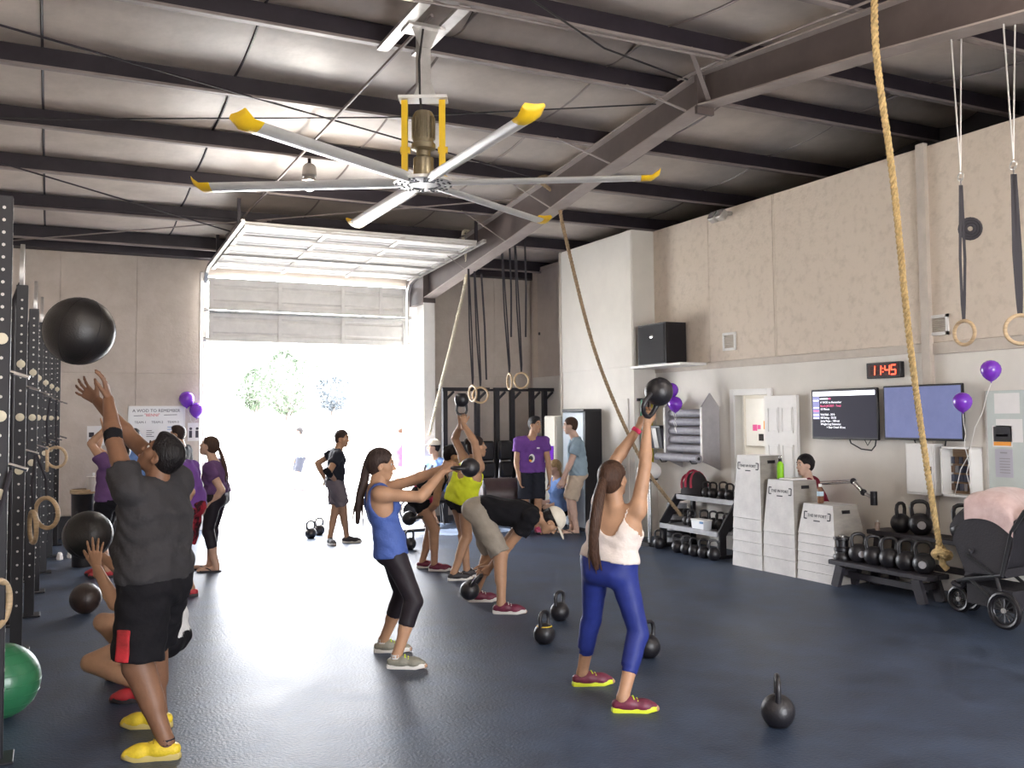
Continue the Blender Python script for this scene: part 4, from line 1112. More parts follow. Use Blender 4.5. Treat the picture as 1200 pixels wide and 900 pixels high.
# ------------------------------------------------------------------ gymnastic rings
M_strap = mat('strap_black', (.025, .022, .03), .7)
def flat_strap(m_, pts, w, nrm):
    nrm = Vector(nrm).normalized()
    rings = []
    for k, p in enumerate(pts):
        p = Vector(p); t = (Vector(pts[min(k+1, len(pts)-1)])-Vector(pts[max(k-1, 0)])).normalized(); s_ = nrm.cross(t).normalized()
        rings.append([p-s_*w/2-nrm*.002, p+s_*w/2-nrm*.002, p+s_*w/2+nrm*.002, p-s_*w/2+nrm*.002])
    m_.ring_loft(rings)
def ring_set(c, top, R, rr, nrm, lab, strap_w=.024, coil=None, cable_from=None, grp='gymnastic rings'):
    c = Vector(c); top = Vector(top)
    o = thing('gymnastic_ring', lab, 'ring', c, grp)
    MB().torus(c, R, rr, nrm=nrm, n=32, k=10).build('ring_body', M_wood, o)
    for s_ in (-1, 1):
        m = MB(); off = RGT*s_*.014
        flat_strap(m, [c+Vector((0, 0, R-rr)), c+Vector((0, 0, R+.12))+off*.6, (c+top)/2+off*(1.2), top+off*.3], strap_w if coil is None else strap_w*.8, FWD)
        m.build('strap', M_strap, o, smooth=False)
    if coil:
        for k in range(3):
            MB().torus(coil, .05+.022*k*.9-.02, .013, nrm=FWD+Vector((.3, 0, 0)), n=20, k=6).build('strap_coil', M_strap, o)
    if cable_from:
        a = Vector(cable_from)
        for s_ in (-1, 1):
            MB().tube([top+Vector((0, 0, .10)), a+RGT*s_*.06], .006, 6).build('cable', M_galv, o)
        MB().torus(top+Vector((0, 0, .06)), .028, .006, nrm=RGT+FWD*.2, n=16, k=6).build('carabiner', M_galv, o)
        MB().tube([top, top+Vector((0, 0, .05))], .006, 6).build('link', M_chrome, o)
D1 = 6.6
ring_set(at(1130, 390, D1), at(1126, 217, D1), .085, .0135, RGT*.95+FWD*.42, 'gymnastic ring seen nearly edge on with coiled strap by the wall batten', coil=at(1137, 268, D1), cable_from=at(1117, -60, D1))
ring_set(at(1196, 386, D1-.4), at(1188, 204, D1-.4), .095, .0135, FWD+RGT*.25, 'gymnastic ring facing the room with a wide bunched strap', strap_w=.032, cable_from=at(1180, -60, D1-.4))
D2 = 13.9
for px, py, tx, ty, nr, lab in ((597, 447, 588, 290, RGT+FWD*.3, 'narrow gymnastic ring hung before the black rig'), (611, 446, 603, 275, FWD+RGT*.45, 'round gymnastic ring hung before the black rig'),
                            (554, 461, 549, 315, RGT*.8+FWD*.5, 'tilted gymnastic ring hung by the pale rope'), (563, 463, 556, 318, FWD, 'wide gymnastic ring hung by the pale rope')):
    c_ = at(px, py, D2); t_ = at(tx, ty, D2-.3)
    o = ring_set(c_, t_, .115, .016, nr, lab, strap_w=.022)
for px0, py0, px1, py1, k in ((597, 285, 599, 395, 0), (615, 280, 616, 395, 1), (564, 320, 570, 445, 2)):
    m = MB(); flat_strap(m, [at(px0, py0, D2-.2), at((px0+px1)/2+1, (py0+py1)/2, D2-.2), at(px1, py1, D2-.2)], .028, FWD)
    tag(m.build('hanging_strap', M_strap, smooth=False), ['loose black strap hanging beside the narrow ring', 'loose black strap hanging beside the round ring', 'loose black strap hanging behind the pale rope'][k], 'strap', 'loose ring straps')
# ------------------------------------------------------------------ wall-ball racks along the left side
M_hole = mat('rack_hole_edge', (.55, .52, .50), .5); M_bolt = mat('rack_bolt_plate', (.66, .60, .46), .5)
M_disc = mat('target_white', (.80, .77, .74), .6)
UX = -0.15
ordn = ['nearest the green ball', 'second', 'third', 'fourth', 'fifth', 'sixth', 'seventh']
UPX = (-.235, -.21, -.15, -.12, -.06, .0, .07)
for i, (y, hgt) in enumerate(((5.50, 2.9), (7.95, 2.75), (9.35, 2.72), (10.6, 2.72), (11.9, 2.72), (13.2, 2.72), (14.4, 2.72))):
    UX = UPX[i]
    lab = 'perforated black rack upright beside the green ball' if i == 0 else 'perforated black rack upright, %s of the row from the green ball' % ordn[i]
    u = thing('rack_upright', lab, 'rack', (UX, y, 0), 'black rack uprights')
    MB().span((UX-.04, y-.04, .012), (UX+.04, y+.04, hgt), bev=.004).build('post', M_black, u, smooth=False)
    MB().span((UX-.09, y-.10, 0), (UX+.09, y+.10, .014), bev=.003).build('foot_plate', M_black, u, smooth=False)
    m = MB(); z = .35
    while z < hgt-.06:
        m.lathe([(1e-4, 0), (.009, 0), (.009, -.0015), (1e-4, -.0015)], (UX, y-.0405, z), 6, 'Y')
        m.lathe([(1e-4, 0), (.009, 0), (.009, .0015), (1e-4, .0015)], (UX+.0405, y, z), 6, 'X'); z += .10 if z < hgt-.7 else .065
    h_ = m.build('hole_rims', M_hole, u); h_['kind'] = 'stuff'
    for z in (1.35, 1.75, 2.15):
        MB().lathe([(1e-4, -.012), (.016, -.012), (.030, -.004), (.030, 0), (1e-4, 0)], (UX, y-.041, z), 14, 'Y').build('bolt_plate', M_bolt, u)
    for z in (1.5, 1.98):
        MB().tube([(UX+.04, y, z), (UX+.13, y-.01, z-.03)], .011, 8).build('peg', M_chrome, u)
for i, (y, z, r) in enumerate(((7.35, 2.95, .27), (9.0, 2.98, .25), (11.35, 2.98, .25), (12.8, 2.98, .25))):
    UX = (-.22, -.14, -.07, -.02)[i]
    t = thing('wall_ball_target', ['large pale round target, the one above the gap after the first upright', 'pale round target above the second rack upright', 'pale round target above the fourth rack upright', 'pale round target above the fifth rack upright'][i], 'target', (UX-.08, y, z-r), 'round wall ball targets')
    MB().lathe([(1e-4, -.012), (r, -.012), (r+.004, 0), (r, .012), (1e-4, .012)], (UX-.10, y, z), 32, 'X').build('disc', M_disc, t)
    MB().lathe([(r, -.016), (r+.01, -.016), (r+.01, .016), (r, .016)], (UX-.10, y, z), 32, 'X', cap=False).build('rim', M_galv, t)
    MB().tube([(UX-.11, y, z-r*.3), (UX-.16, y, z-r*.9), (UX-.16, y, .012)], .02, 8).build('pole', M_black, t)
    MB().lathe([(1e-4, 0), (.1, 0), (.1, .012), (1e-4, .012)], (UX-.16, y, 0), 14).build('foot', M_black, t)
for i, (x, y, z, zp, nr) in enumerate(((-.11, 7.86, .93, 1.47, RGT*.75+FWD*.6), (-.02, 7.97, 1.02, 1.47, FWD*.9+RGT*.35), (-.23, 5.42, .80, 1.47, RGT), (-.03, 10.56, 1.33, 1.95, RGT*.8+FWD*.4), (.06, 11.86, 1.30, 1.95, FWD))):
    c_ = Vector((x, y, z)); o = thing('wooden_ring', ['wooden ring hanging closest to the second rack upright', 'wooden ring facing out beside the second rack upright', 'wooden ring at the upright by the green ball', 'small wooden ring at the fourth upright', 'small wooden ring by the tall bin'][i], 'ring', c_, 'wooden rings on the racks')
    MB().torus(c_, .115, .017, nrm=nr, n=28, k=10).build('ring_loop', M_wood, o)
    MB().tube([c_+Vector((0, 0, .10)), c_+Vector((-.01, .01, (zp-z)*.6)), ((-.10, -.10, -.18, -.01, .05)[i], y, zp)], .012, 6).build('strap', M_strap, o)
gbz = at(1, 806, 5.42)
gb2 = thing('exercise_ball', 'green exercise ball on the floor behind the first rack upright', 'ball', (gbz.x, gbz.y, 0))
M_gball = mat('ball_green', (.03, .17, .075), .35, coat=.2)
MB().ball((gbz.x, gbz.y, .212), .212, 36, 22).build('ball_shell', M_gball, gb2)
for k in range(-4, 5):
    rr = .2122*math.cos(k*.3)
    MB().torus((gbz.x, gbz.y, .212+.2122*math.sin(k*.3)), rr, .0016, n=40, k=4).build('rib', M_gball, gb2)
# tall bin + stool cup
b_ = thing('tall_bin', 'tall dark bin with a white cup on top beside the racks', 'bin', (.36, 12.2, 0))
MB().lathe([(1e-4, 0), (.12, 0), (.135, .85), (.14, .87), (.12, .88), (1e-4, .86)], (.36, 12.2, 0), 20).build('bin_body', M_blackpl, b_)
MB().lathe([(1e-4, 0), (.05, 0), (.065, .17), (.06, .175), (1e-4, .17)], (.44, 12.12, .88), 16).build('cup', M_white, b_)
MB().lathe([(.137, .85), (.15, .86), (.15, .90), (.13, .905)], (.36, 12.2, 0), 20, cap=False).build('lid', M_wood, b_)
sh0 = onfloor(70, 655)
for k in range(2):
    o = thing('spare_shoe', ['pale grey spare shoe on the floor by the racks', 'pale grey spare shoe lying next to its pair'][k], 'shoe', sh0+Vector((.12*k, .1*k, 0)), 'spare shoes by the racks')
    q = sh0+Vector((.12*k, .1*k, 0))
    MB().ring_loft([[q+Vector((y*s_, x*s_, z)) for x, y in ((-.11, 0), (-.08, .03), (.04, .035), (.12, .025), (.14, 0), (.12, -.03), (.04, -.035), (-.08, -.03))] for z, s_ in ((.018, .97), (.05, .92), (.075, .6))]).build('upper', M_disc, o)
    MB().ring_loft([[q+Vector((y, x, z)) for x, y in ((-.115, 0), (-.08, .035), (.04, .04), (.12, .03), (.148, 0), (.12, -.035), (.04, -.04), (-.08, -.035))] for z in (0, .02)]).build('sole', M_white, o)

# ------------------------------------------------------------------ whiteboard and posters on the back wall
YW = BY-.016
wbb = thing('whiteboard', 'whiteboard with handwritten workout heading on the back wall', 'whiteboard', (1.45, YW, .95))
MB().span((1.05, YW-.02, .98), (1.85, YW, 1.915), bev=.003).build('board', mat('board_white', (.80, .80, .80), .35), wbb)
for a, b in (((1.04, .97), (1.06, 1.925)), ((1.84, .97), (1.86, 1.925)), ((1.04, .97), (1.86, .99)), ((1.04, 1.905), (1.86, 1.925))):
    MB().span((a[0], YW-.026, a[1]), (b[0], YW, b[1])).build('frame_strip', M_white, wbb, smooth=False)
M_mark = mat('marker_black', (.03, .025, .04), .6); M_markr = mat('marker_red', (.65, .03, .05), .6); M_markb = mat('marker_blue', (.15, .3, .6), .6)
yb = YW-.0215
text_mesh('heading_text', 'A WOD TO REMEMBER', .066, M_mark, wbb, (1.10, yb, 1.83), (1, 0, 0), (0, 0, 1), .0005)
text_mesh('heading_text', '"BENNI"', .062, M_markr, wbb, (1.27, yb, 1.765), (1, 0, 0), (0, 0, 1), .0005)
for x0, x1, z in ((1.12, 1.25, 1.775), (1.55, 1.74, 1.785)):
    MB().bar((x0, yb, z), (x1, yb, z+.004), .008, .001, up=(0, 1, 0)).build('underline', M_mark, wbb, smooth=False)
for k, x in enumerate((1.13, 1.37, 1.60)):
    text_mesh('column_text', 'TEAM-%d' % (k+1), .05, M_mark, wbb, (x, yb, 1.66), (1, 0, 0), (0, 0, 1), .0005)
for k in range(4):
    MB().bar((1.30, yb, 1.55-.03*k), (1.38+.03*(k % 2), yb, 1.55-.03*k), .008, .001, up=(0, 1, 0)).build('written_line', M_mark, wbb, smooth=False)
for k in range(2):
    MB().bar((1.60, yb, 1.60-.035*k), (1.70, yb, 1.60-.035*k), .01, .001, up=(0, 1, 0)).build('written_line', M_markb, wbb, smooth=False)
po = thing('photo_poster', 'white sheet with four small photos left of the whiteboard', 'poster', (.6, YW, 1.34))
MB().span((.48, YW-.004, 1.34), (.74, YW, 1.63)).build('sheet', M_paper, po, smooth=False)
for x, z, m in ((.54, 1.50, M_mark), (.65, 1.50, M_wood), (.54, 1.40, mat('photo_a', (.25, .06, .07), .6)), (.65, 1.40, M_mark)):
    MB().span((x-.035, YW-.0055, z-.035), (x+.035, YW-.004, z+.035)).build('photo', m, po, smooth=False)
po = thing('picture_poster', 'pale poster with dark figures beside the garage door jamb', 'poster', (2.0, YW, 1.39))
MB().span((1.90, YW-.004, 1.38), (2.085, YW, 1.66)).build('sheet', M_paper, po, smooth=False)
for x in (1.945, 2.04):
    MB().span((x-.025, YW-.0055, 1.43), (x+.02, YW-.004, 1.54)).ball((x, YW-.005, 1.57), .022, 10, 6, sc=(1, .1, 1)).build('printed_figure', M_mark, po)

# ------------------------------------------------------------------ pull-up rig and machines in the far corner
rg = thing('pull_up_rig', 'black pull-up rig with six uprights in front of the back wall', 'rig', (6.6, 14.2, 0))
RYY = 14.15; xs_ = [onY(px, 480, RYY).x for px in (521, 559, 582, 600, 623, 638)]
for i, x in enumerate(xs_):
    MB().span((x-.04, RYY-.04, .01), (x+.04, RYY+.04, 2.17), bev=.004).build('upright', M_black, rg, smooth=False)
    MB().span((x-.08, RYY-.10, 0), (x+.08, RYY+.10, .012)).build('foot_plate', M_black, rg, smooth=False)
    MB().bar((x, RYY, 1.98), (x+.16, RYY, 2.13), .03, .05, up=(0, 1, 0)).build('gusset', M_black, rg, smooth=False)
for a, b in ((0, 1), (2, 3), (4, 5)):
    MB().span((xs_[a]-.05, RYY-.035, 2.14), (xs_[b]+.22, RYY+.035, 2.20)).build('top_arm', M_black, rg, smooth=False)
MB().span((xs_[0], RYY+.3, 2.15), (xs_[5]+.2, RYY+.34, 2.19)).build('rear_beam', M_black, rg, smooth=False)
M_grtube = mat('machine_tube', (.45, .45, .47), .35, metal=.5)
for i, px in enumerate((546, 571, 592, 613)):
    c_ = onY(px, 560, 13.85); x, y = c_.x, c_.y
    o = thing('exercise_machine', ['exercise machine with black console beside the pale rope', 'second exercise machine with black console from the pale rope', 'third exercise machine with black console from the pale rope', 'exercise machine with black console behind the purple tee man'][i], 'exercise machine', (x, y, 0), 'machines below the rig')
    MB().span((x-.12, y-.05, 1.0), (x+.12, y+.05, 1.32), bev=.03).build('console', M_blackpl, o)
    for s_ in (-1, 1):
        MB().tube([(x+s_*.12, y+.02, .02), (x+s_*.11, y, .7), (x+s_*.08, y, 1.02)], .018, 8).build('frame_tube', M_grtube, o)
    MB().tube([(x-.11, y, .68), (x+.11, y, .68)], .015, 8).build('cross_tube', M_grtube, o)
    MB().span((x-.125, y-.22, 0), (x+.125, y+.2, .05), bev=.01).build('base', M_black, o)
    MB().span((x-.11, y-.10, .72), (x+.11, y+.04, .98), bev=.03).build('pad', M_blackpl, o)
ty = thing('padded_roll', 'large dark brown padded roll lying on a cradle behind the bent man', 'padded roll', at(585, 612, 13.95))
c_ = at(585, 579, 13.95); ax_ = (RH*.96+FH*.28).normalized()
M_brn = mat('roll_leather', (.055, .035, .035), .4, var=.3, vscale=5)
R_ = ax_.to_track_quat('Z', 'Y').to_matrix()
MB().lathe([(1e-4, -.30), (.20, -.30), (.235, -.27), (.24, 0), (.235, .27), (.20, .30), (1e-4, .30)], c_, 28, R=R_).build('roll_body', M_brn, ty)
for s_ in (-1, 1):
    MB().torus(c_+ax_*.27*s_, .225, .018, nrm=ax_, n=28, k=6).build('end_band', M_blackpl, ty)
    MB().bar(c_+ax_*.2*s_-Vector((0, 0, c_.z))+FH*.16, c_+ax_*.2*s_-FH*.0-Vector((0, 0, .21)), .06, .05).build('cradle_leg', M_black, ty, smooth=False)
    MB().bar(c_+ax_*.2*s_-Vector((0, 0, c_.z))-FH*.16, c_+ax_*.2*s_-FH*.0-Vector((0, 0, .21)), .06, .05).build('cradle_leg', M_black, ty, smooth=False)
rw = thing('rowing_machine', 'upright stored rowing machine with silver rails behind the bent woman', 'rowing machine', at(492, 606, 13.8))
for dx in (0, .10):
    MB().bar(at(480, 608, 13.8)+RH*dx, at(499, 545, 13.8)+RH*dx, .03, .03).build('rail', M_grtube, rw, smooth=False)
q = onfloor(490, 622)
MB().span((q.x-.3, q.y-.1, 0), (q.x+.3, q.y+.1, .04), bev=.01).build('base', M_black, rw)
MB().torus(at(482, 598, 13.75), .17, .02, nrm=FH, n=26, k=8).build('flywheel_ring', M_grtube, rw)
MB().cyl(at(482, 598, 13.75)-FH*.04, at(482, 598, 13.75)+FH*.04, .12, 20).build('flywheel', M_blackpl, rw)
# stool for the sitting person in the cap, seat box for the blond person, stool for the desk
fr = thing('drinks_fridge', 'tall grey-blue drinks fridge with black edge beside the flush door', 'fridge', (7.25, 12.1, 0))
MB().span((7.10, 11.95, 0.05), (7.41, 12.60, 1.78), bev=.02).build('cabinet', mat('fridge_grey', (.36, .41, .46), .35, var=.06), fr)
MB().span((7.11, 11.925, .05), (7.40, 11.95, 1.80), bev=.005).build('door', M_blackpl, fr)
MB().span((7.09, 11.93, 1.78), (7.41, 12.6, 1.82), bev=.01).build('top_cap', M_blackpl, fr)
MB().span((7.14, 11.97, 0), (7.38, 12.56, .05)).build('plinth', M_black, fr, smooth=False)
lc = thing('pale_locker', 'tall cream locker with a purple sheet beyond the fridge', 'locker', (7.2, 13.0, 0))
MB().span((7.06, 12.72, .04), (7.40, 13.10, 1.72), bev=.01).build('cabinet', mat('locker_cream', (.74, .72, .62), .5), lc)
MB().span((7.045, 12.74, .08), (7.06, 13.08, 1.70), bev=.003).build('door', mat('locker_cream', (.74, .72, .62), .5), lc)
MB().span((7.037, 12.78, 1.0), (7.044, 12.92, 1.25)).build('purple_sheet', M_purple, lc, smooth=False)
MB().span((7.032, 13.02, .9), (7.045, 13.04, 1.05)).build('handle', M_chrome, lc, smooth=False)

# ------------------------------------------------------------------ yard beyond the door
pipe = thing('concrete_pipe', 'long grey pipe lying across the yard outside', 'pipe', at(370, 556, 27))
A_, B_ = onfloor(318, 556), onfloor(428, 556)
d_ = (B_-A_)
MB().tube([A_+d_*.02+Vector((0, 0, .13)), A_+d_*.30+Vector((0, 0, .13))], .13, 18).build('pipe_length', mat('pipe_grey', (.25, .26, .28), .8), pipe)
MB().tube([A_+d_*.38+Vector((0, 0, .13)), A_+d_*.98+Vector((0, 0, .13))], .13, 18).build('pipe_length', mat('pipe_grey', (.25, .26, .28), .8), pipe)
ck = thing('cooler_box', 'small blue cooler box on the yard ground', 'cooler', onfloor(316, 565))
q = onfloor(316, 565)
MB().span(q+Vector((-.16, -.12, 0)), q+Vector((.16, .12, .24)), bev=.02).build('box', mat('cooler_blue', (.12, .25, .45), .5), ck)
MB().span(q+Vector((-.17, -.13, .24)), q+Vector((.17, .13, .29)), bev=.02).build('lid', M_white, ck)
M_leafA = mat('leaf_green', (.075, .10, .065), .8, var=.3, vscale=2); M_leafB = mat('leaf_blue', (.085, .10, .115), .8, var=.3, vscale=2); M_bark = mat('bark', (.12, .10, .09), .9)
def tree(px, base, top, D, wpx, ml, lab, sd):
    rnd = random.Random(sd); b0 = onfloor(px, EYE*FPX/D+487); b0.z = 0
    H_ = at(px, top, D).z; W_ = wpx/FPX*D/2; hb = max(.6, at(px, base, D).z)
    t = thing('tree', lab, 'tree', b0, 'trees beyond the yard')
    MB().tube([b0, b0+Vector((.1, 0, hb*.6)), b0+Vector((0, .1, hb+(H_-hb)*.4))], [.14, .10, .05], 8).build('trunk', M_bark, t)
    for k in range(5):
        a = k*1.26
        MB().tube([b0+Vector((0, 0, hb*.7)), b0+Vector((W_*.35*math.cos(a), W_*.35*math.sin(a), hb+(H_-hb)*.25)), b0+Vector((W_*.6*math.cos(a), W_*.6*math.sin(a), hb+(H_-hb)*.5))], [.06, .04, .02], 6).build('branch', M_bark, t)
    m = MB(); vs = []; fs = []
    for k in range(1700):
        u = rnd.uniform(0, 1)**.5; a = rnd.uniform(0, 2*PI); v = rnd.uniform(-1, 1)
        rr = math.sqrt(max(0, 1-v*v))*W_*u**.5*(.8+.3*math.sin(3*a+v*4))
        c_ = b0+Vector((rr*math.cos(a), rr*math.sin(a), hb+(H_-hb)*(.5+.5*v)))
        s_ = rnd.uniform(.08, .17); d1 = Vector((rnd.gauss(0, 1), rnd.gauss(0, 1), rnd.gauss(0, 1))).normalized(); d2 = d1.orthogonal().normalized()
        n = len(vs); vs += [c_-d1*s_, c_+d2*s_*.5, c_+d1*s_, c_-d2*s_*.5]; fs.append((n, n+1, n+2, n+3))
    me = bpy.data.meshes.new('foliage'); me.from_pydata([tuple(p-b0) for p in vs], [], fs); me.materials.append(ml)
    o = link_mesh('foliage', me, t); o['kind'] = 'stuff'
tree(335, 485, 405, 42, 90, M_leafA, 'tall leafy green tree beyond the yard', 3)
tree(298, 480, 428, 50, 46, M_leafA, 'smaller green tree at the edge of the yard', 5)
tree(388, 480, 438, 52, 62, M_leafB, 'bluish small tree with a visible trunk beyond the yard', 8)
hs_ = thing('pale_building', 'low pale building with a dark roof line far across the yard', 'building', at(440, 500, 60))
c_ = onfloor(440, 487+EYE*FPX/60); 
MB().span((c_.x-7, c_.y, 0), (c_.x+9, c_.y+6, 3.0)).build('wall', mat('far_wall', (.8, .78, .74), .9), hs_, smooth=False)
MB().prism([(c_.y-.5, 3.0), (c_.y+6.5, 3.0), (c_.y+3, 4.3)], c_.x-7.5, c_.x+9.5, 'X').build('roof', mat('far_roof', (.4, .42, .45), .9), hs_, smooth=False)
for k in range(5):
    MB().span((c_.x-5+k*2.6, c_.y-.06, 1.0), (c_.x-3.8+k*2.6, c_.y, 2.2)).build('window', mat('far_window', (.25, .28, .33), .3), hs_, smooth=False)
# ------------------------------------------------------------------ people: signed-distance bodies turned into one mesh
def V3(p): return np.array([p[0], p[1], p[2]], float)
class Field:
    """list of primitives on a grid; each only touches the cells near it"""
    def __init__(s): s.ops = []
    def cone(s, a, b, ra, rb, k=.02, cap=None, sub=False, sq=None):
        s.ops.append(('c', V3(a), V3(b), ra, rb, k, cap, sub, sq)); return s
    def ell(s, c, r, R=None, k=.02, sub=False):
        s.ops.append(('e', V3(c), np.array(r, float), np.eye(3) if R is None else np.array(R, float), k, None, sub)); return s
    def plane(s, p, n):
        s.ops.append(('p', V3(p), V3(n))); return s
    def bounds(s):
        lo, hi = [], []
        for o in s.ops:
            if o[0] == 'c' and not o[7]:
                r = max(o[3], o[4]); lo.append(np.minimum(o[1], o[2])-r); hi.append(np.maximum(o[1], o[2])+r)
            elif o[0] == 'e' and not o[6]:
                r = o[2].max(); lo.append(o[1]-r); hi.append(o[1]+r)
        return np.min(lo, 0), np.max(hi, 0)
    def mesh(s, h, infl=0.0, wr=0.0, sd=0.0):
        lo, hi = s.bounds(); lo = lo-infl-3*h; hi = hi+infl+3*h
        n = np.ceil((hi-lo)/h).astype(int)+1
        F = np.full(n, 1.0, np.float32)
        ax = [lo[i]+h*np.arange(n[i]) for i in range(3)]
        for o in s.ops:
            if o[0] == 'p':
                X = ax[0][:, None, None]-o[1][0]; Y = ax[1][None, :, None]-o[1][1]; Z = ax[2][None, None, :]-o[1][2]
                F = np.maximum(F, X*o[2][0]+Y*o[2][1]+Z*o[2][2]); continue
            if o[0] == 'c':
                r = max(o[3], o[4])+infl; a_ = np.minimum(o[1], o[2])-r; b_ = np.maximum(o[1], o[2])+r; k = o[5]
            else:
                r = o[2].max()+infl; a_ = o[1]-r; b_ = o[1]+r; k = o[4]
            mg = k+2.5*h
            i0 = np.clip(((a_-mg-lo)/h).astype(int), 0, n-1); i1 = np.clip(np.ceil((b_+mg-lo)/h).astype(int)+1, 1, n)
            sl = tuple(slice(i0[i], i1[i]) for i in range(3))
            P = np.stack(np.meshgrid(*[ax[i][sl[i]] for i in range(3)], indexing='ij'), -1)
            if o[0] == 'c':
                ba = o[2]-o[1]; L2 = max(ba@ba, 1e-9); pa = P-o[1]
                t = np.clip((pa@ba)/L2, 0, 1); dv = pa-t[..., None]*ba
                if o[8] is not None:     # squash along an axis (unit vector, factor)
                    axv, fac = o[8]; q = dv@axv; dv = dv+(q*(1/fac-1))[..., None]*axv
                d = np.sqrt((dv*dv).sum(-1))-(o[3]+(o[4]-o[3])*t)
                if o[6] is not None:
                    nn = ba/math.sqrt(L2)
                    if o[6] in ('b', 'ab'): d = np.maximum(d, (P-o[2])@nn)
                    if o[6] in ('a', 'ab'): d = np.maximum(d, -(P-o[1])@nn)
                sub = o[7]
            else:
                q = (P-o[1])@o[3]; k0 = np.sqrt(((q/o[2])**2).sum(-1)); k1 = np.sqrt(((q/o[2]**2)**2).sum(-1))+1e-9
                d = k0*(k0-1)/k1; sub = o[6]
            d = d.astype(np.float32); f = F[sl]
            if sub:
                hh = np.maximum(k-np.abs(f+d), 0)/max(k, 1e-6); F[sl] = np.maximum(f, -d)+hh*hh*k*.25
            else:
                d = d-infl
                hh = np.maximum(k-np.abs(f-d), 0)/max(k, 1e-6); F[sl] = np.minimum(f, d)-hh*hh*k*.25
        if wr > 0:
            X = ax[0][:, None, None]; Y = ax[1][None, :, None]; Z = ax[2][None, None, :]
            W = np.sin(58*(Z+.35*X-.3*Y)+2.2*np.sin(21*X+sd)+2.0*np.sin(19*Y-7*Z+sd)+sd)+.8*np.sin(43*(X*.8+Y*.6)+2.5*np.sin(15*Z+sd)+1.7*sd)
            F = F+(wr*W).astype(np.float32)
        return surface(F, lo, h)
def surface(F, lo, h):
    S = F < 0
    c = [S[i:F.shape[0]-1+i, j:F.shape[1]-1+j, k:F.shape[2]-1+k] for i in (0, 1) for j in (0, 1) for k in (0, 1)]
    cnt = sum(x.astype(np.int8) for x in c)
    act = (cnt > 0) & (cnt < 8)
    idx = np.argwhere(act)
    if len(idx) == 0: return np.zeros((0, 3)), np.zeros((0, 4), int)
    I = -np.ones(act.shape, np.int64); I[act] = np.arange(len(idx))
    off = [(i, j, k) for i in (0, 1) for j in (0, 1) for k in (0, 1)]
    val = np.stack([F[idx[:, 0]+a, idx[:, 1]+b, idx[:, 2]+d] for a, b, d in off], 1)
    acc = np.zeros((len(idx), 3)); num = np.zeros(len(idx))
    for p in range(8):
        for q in range(p+1, 8):
            da = np.array(off[q])-np.array(off[p])
            if np.abs(da).sum() != 1: continue
            va, vb = val[:, p], val[:, q]; mk = (va < 0) != (vb < 0)
            t = np.where(mk, va/np.where(mk, va-vb, 1), 0)
            pos = np.array(off[p])[None]+t[:, None]*da[None]
            acc += np.where(mk[:, None], pos, 0); num += mk
    V = lo+h*(idx+acc/num[:, None])
    Q = []
    for axis in range(3):
        s0 = [slice(None)]*3; s1 = [slice(None)]*3; s0[axis] = slice(0, -1); s1[axis] = slice(1, None)
        A, B = S[tuple(s0)], S[tuple(s1)]; e = np.argwhere(A != B)
        u, w = (axis+1) % 3, (axis+2) % 3
        e = e[(e[:, u] > 0) & (e[:, w] > 0) & (e[:, u] < act.shape[u]) & (e[:, w] < act.shape[w])]
        if not len(e): continue
        flip = A[e[:, 0], e[:, 1], e[:, 2]]
        def cell(du, dw):
            q = e.copy(); q[:, u] += du; q[:, w] += dw; return I[q[:, 0], q[:, 1], q[:, 2]]
        q = np.stack([cell(-1, -1), cell(0, -1), cell(0, 0), cell(-1, 0)], 1)
        q[~flip] = q[~flip][:, ::-1]
        Q.append(q)
    return V, np.concatenate(Q)
def np_mesh(name, parts, mats, org, mis=None):
    vs = []; fs = []; n = 0; mi = []
    for k, (V, Q) in enumerate(parts):
        if len(V) == 0: continue
        vs.append(V-np.array(org)); fs.append(Q+n); n += len(V); mi.append(np.full(len(Q), 0 if mis is None else mis[k]))
    vs = np.concatenate(vs); fs = np.concatenate(fs); mi = np.concatenate(mi)
    me = bpy.data.meshes.new(name)
    me.vertices.add(len(vs)); me.vertices.foreach_set('co', vs.astype(np.float32).ravel())
    me.loops.add(len(fs)*4); me.loops.foreach_set('vertex_index', fs.astype(np.int32).ravel())
    me.polygons.add(len(fs)); me.polygons.foreach_set('loop_start', np.arange(0, len(fs)*4, 4, dtype=np.int32)); me.polygons.foreach_set('loop_total', np.full(len(fs), 4, np.int32))
    me.polygons.foreach_set('use_smooth', np.ones(len(fs), bool))
    if not isinstance(mats, (list, tuple)): mats = [mats]
    for m in mats: me.materials.append(m)
    me.polygons.foreach_set('material_index', mi.astype(np.int32))
    me.update(calc_edges=True); me.validate()
    return me

def cdir(deg, up=0.0):
    """0 = image right, 90 = away from the camera, 180 = image left, 270 = towards the camera"""
    a = math.radians(deg); v = RH*math.cos(a)+FH*math.sin(a)
    return (v*math.cos(math.radians(up))+Vector((0, 0, math.sin(math.radians(up))))).normalized()
def ik(a, b, l1, l2, pole):
    a, b = Vector(a), Vector(b); d = b-a; D = d.length
    if D >= (l1+l2)*.998:
        s_ = D/(l1+l2)/.998; l1 *= s_; l2 *= s_
    x = d.normalized(); t = (l1*l1-l2*l2+D*D)/(2*D); hgt = math.sqrt(max(0, l1*l1-t*t))
    p = Vector(pole); p = p-x*p.dot(x)
    p = p.normalized() if p.length > 1e-4 else x.orthogonal().normalized()
    return a+x*t+p*hgt

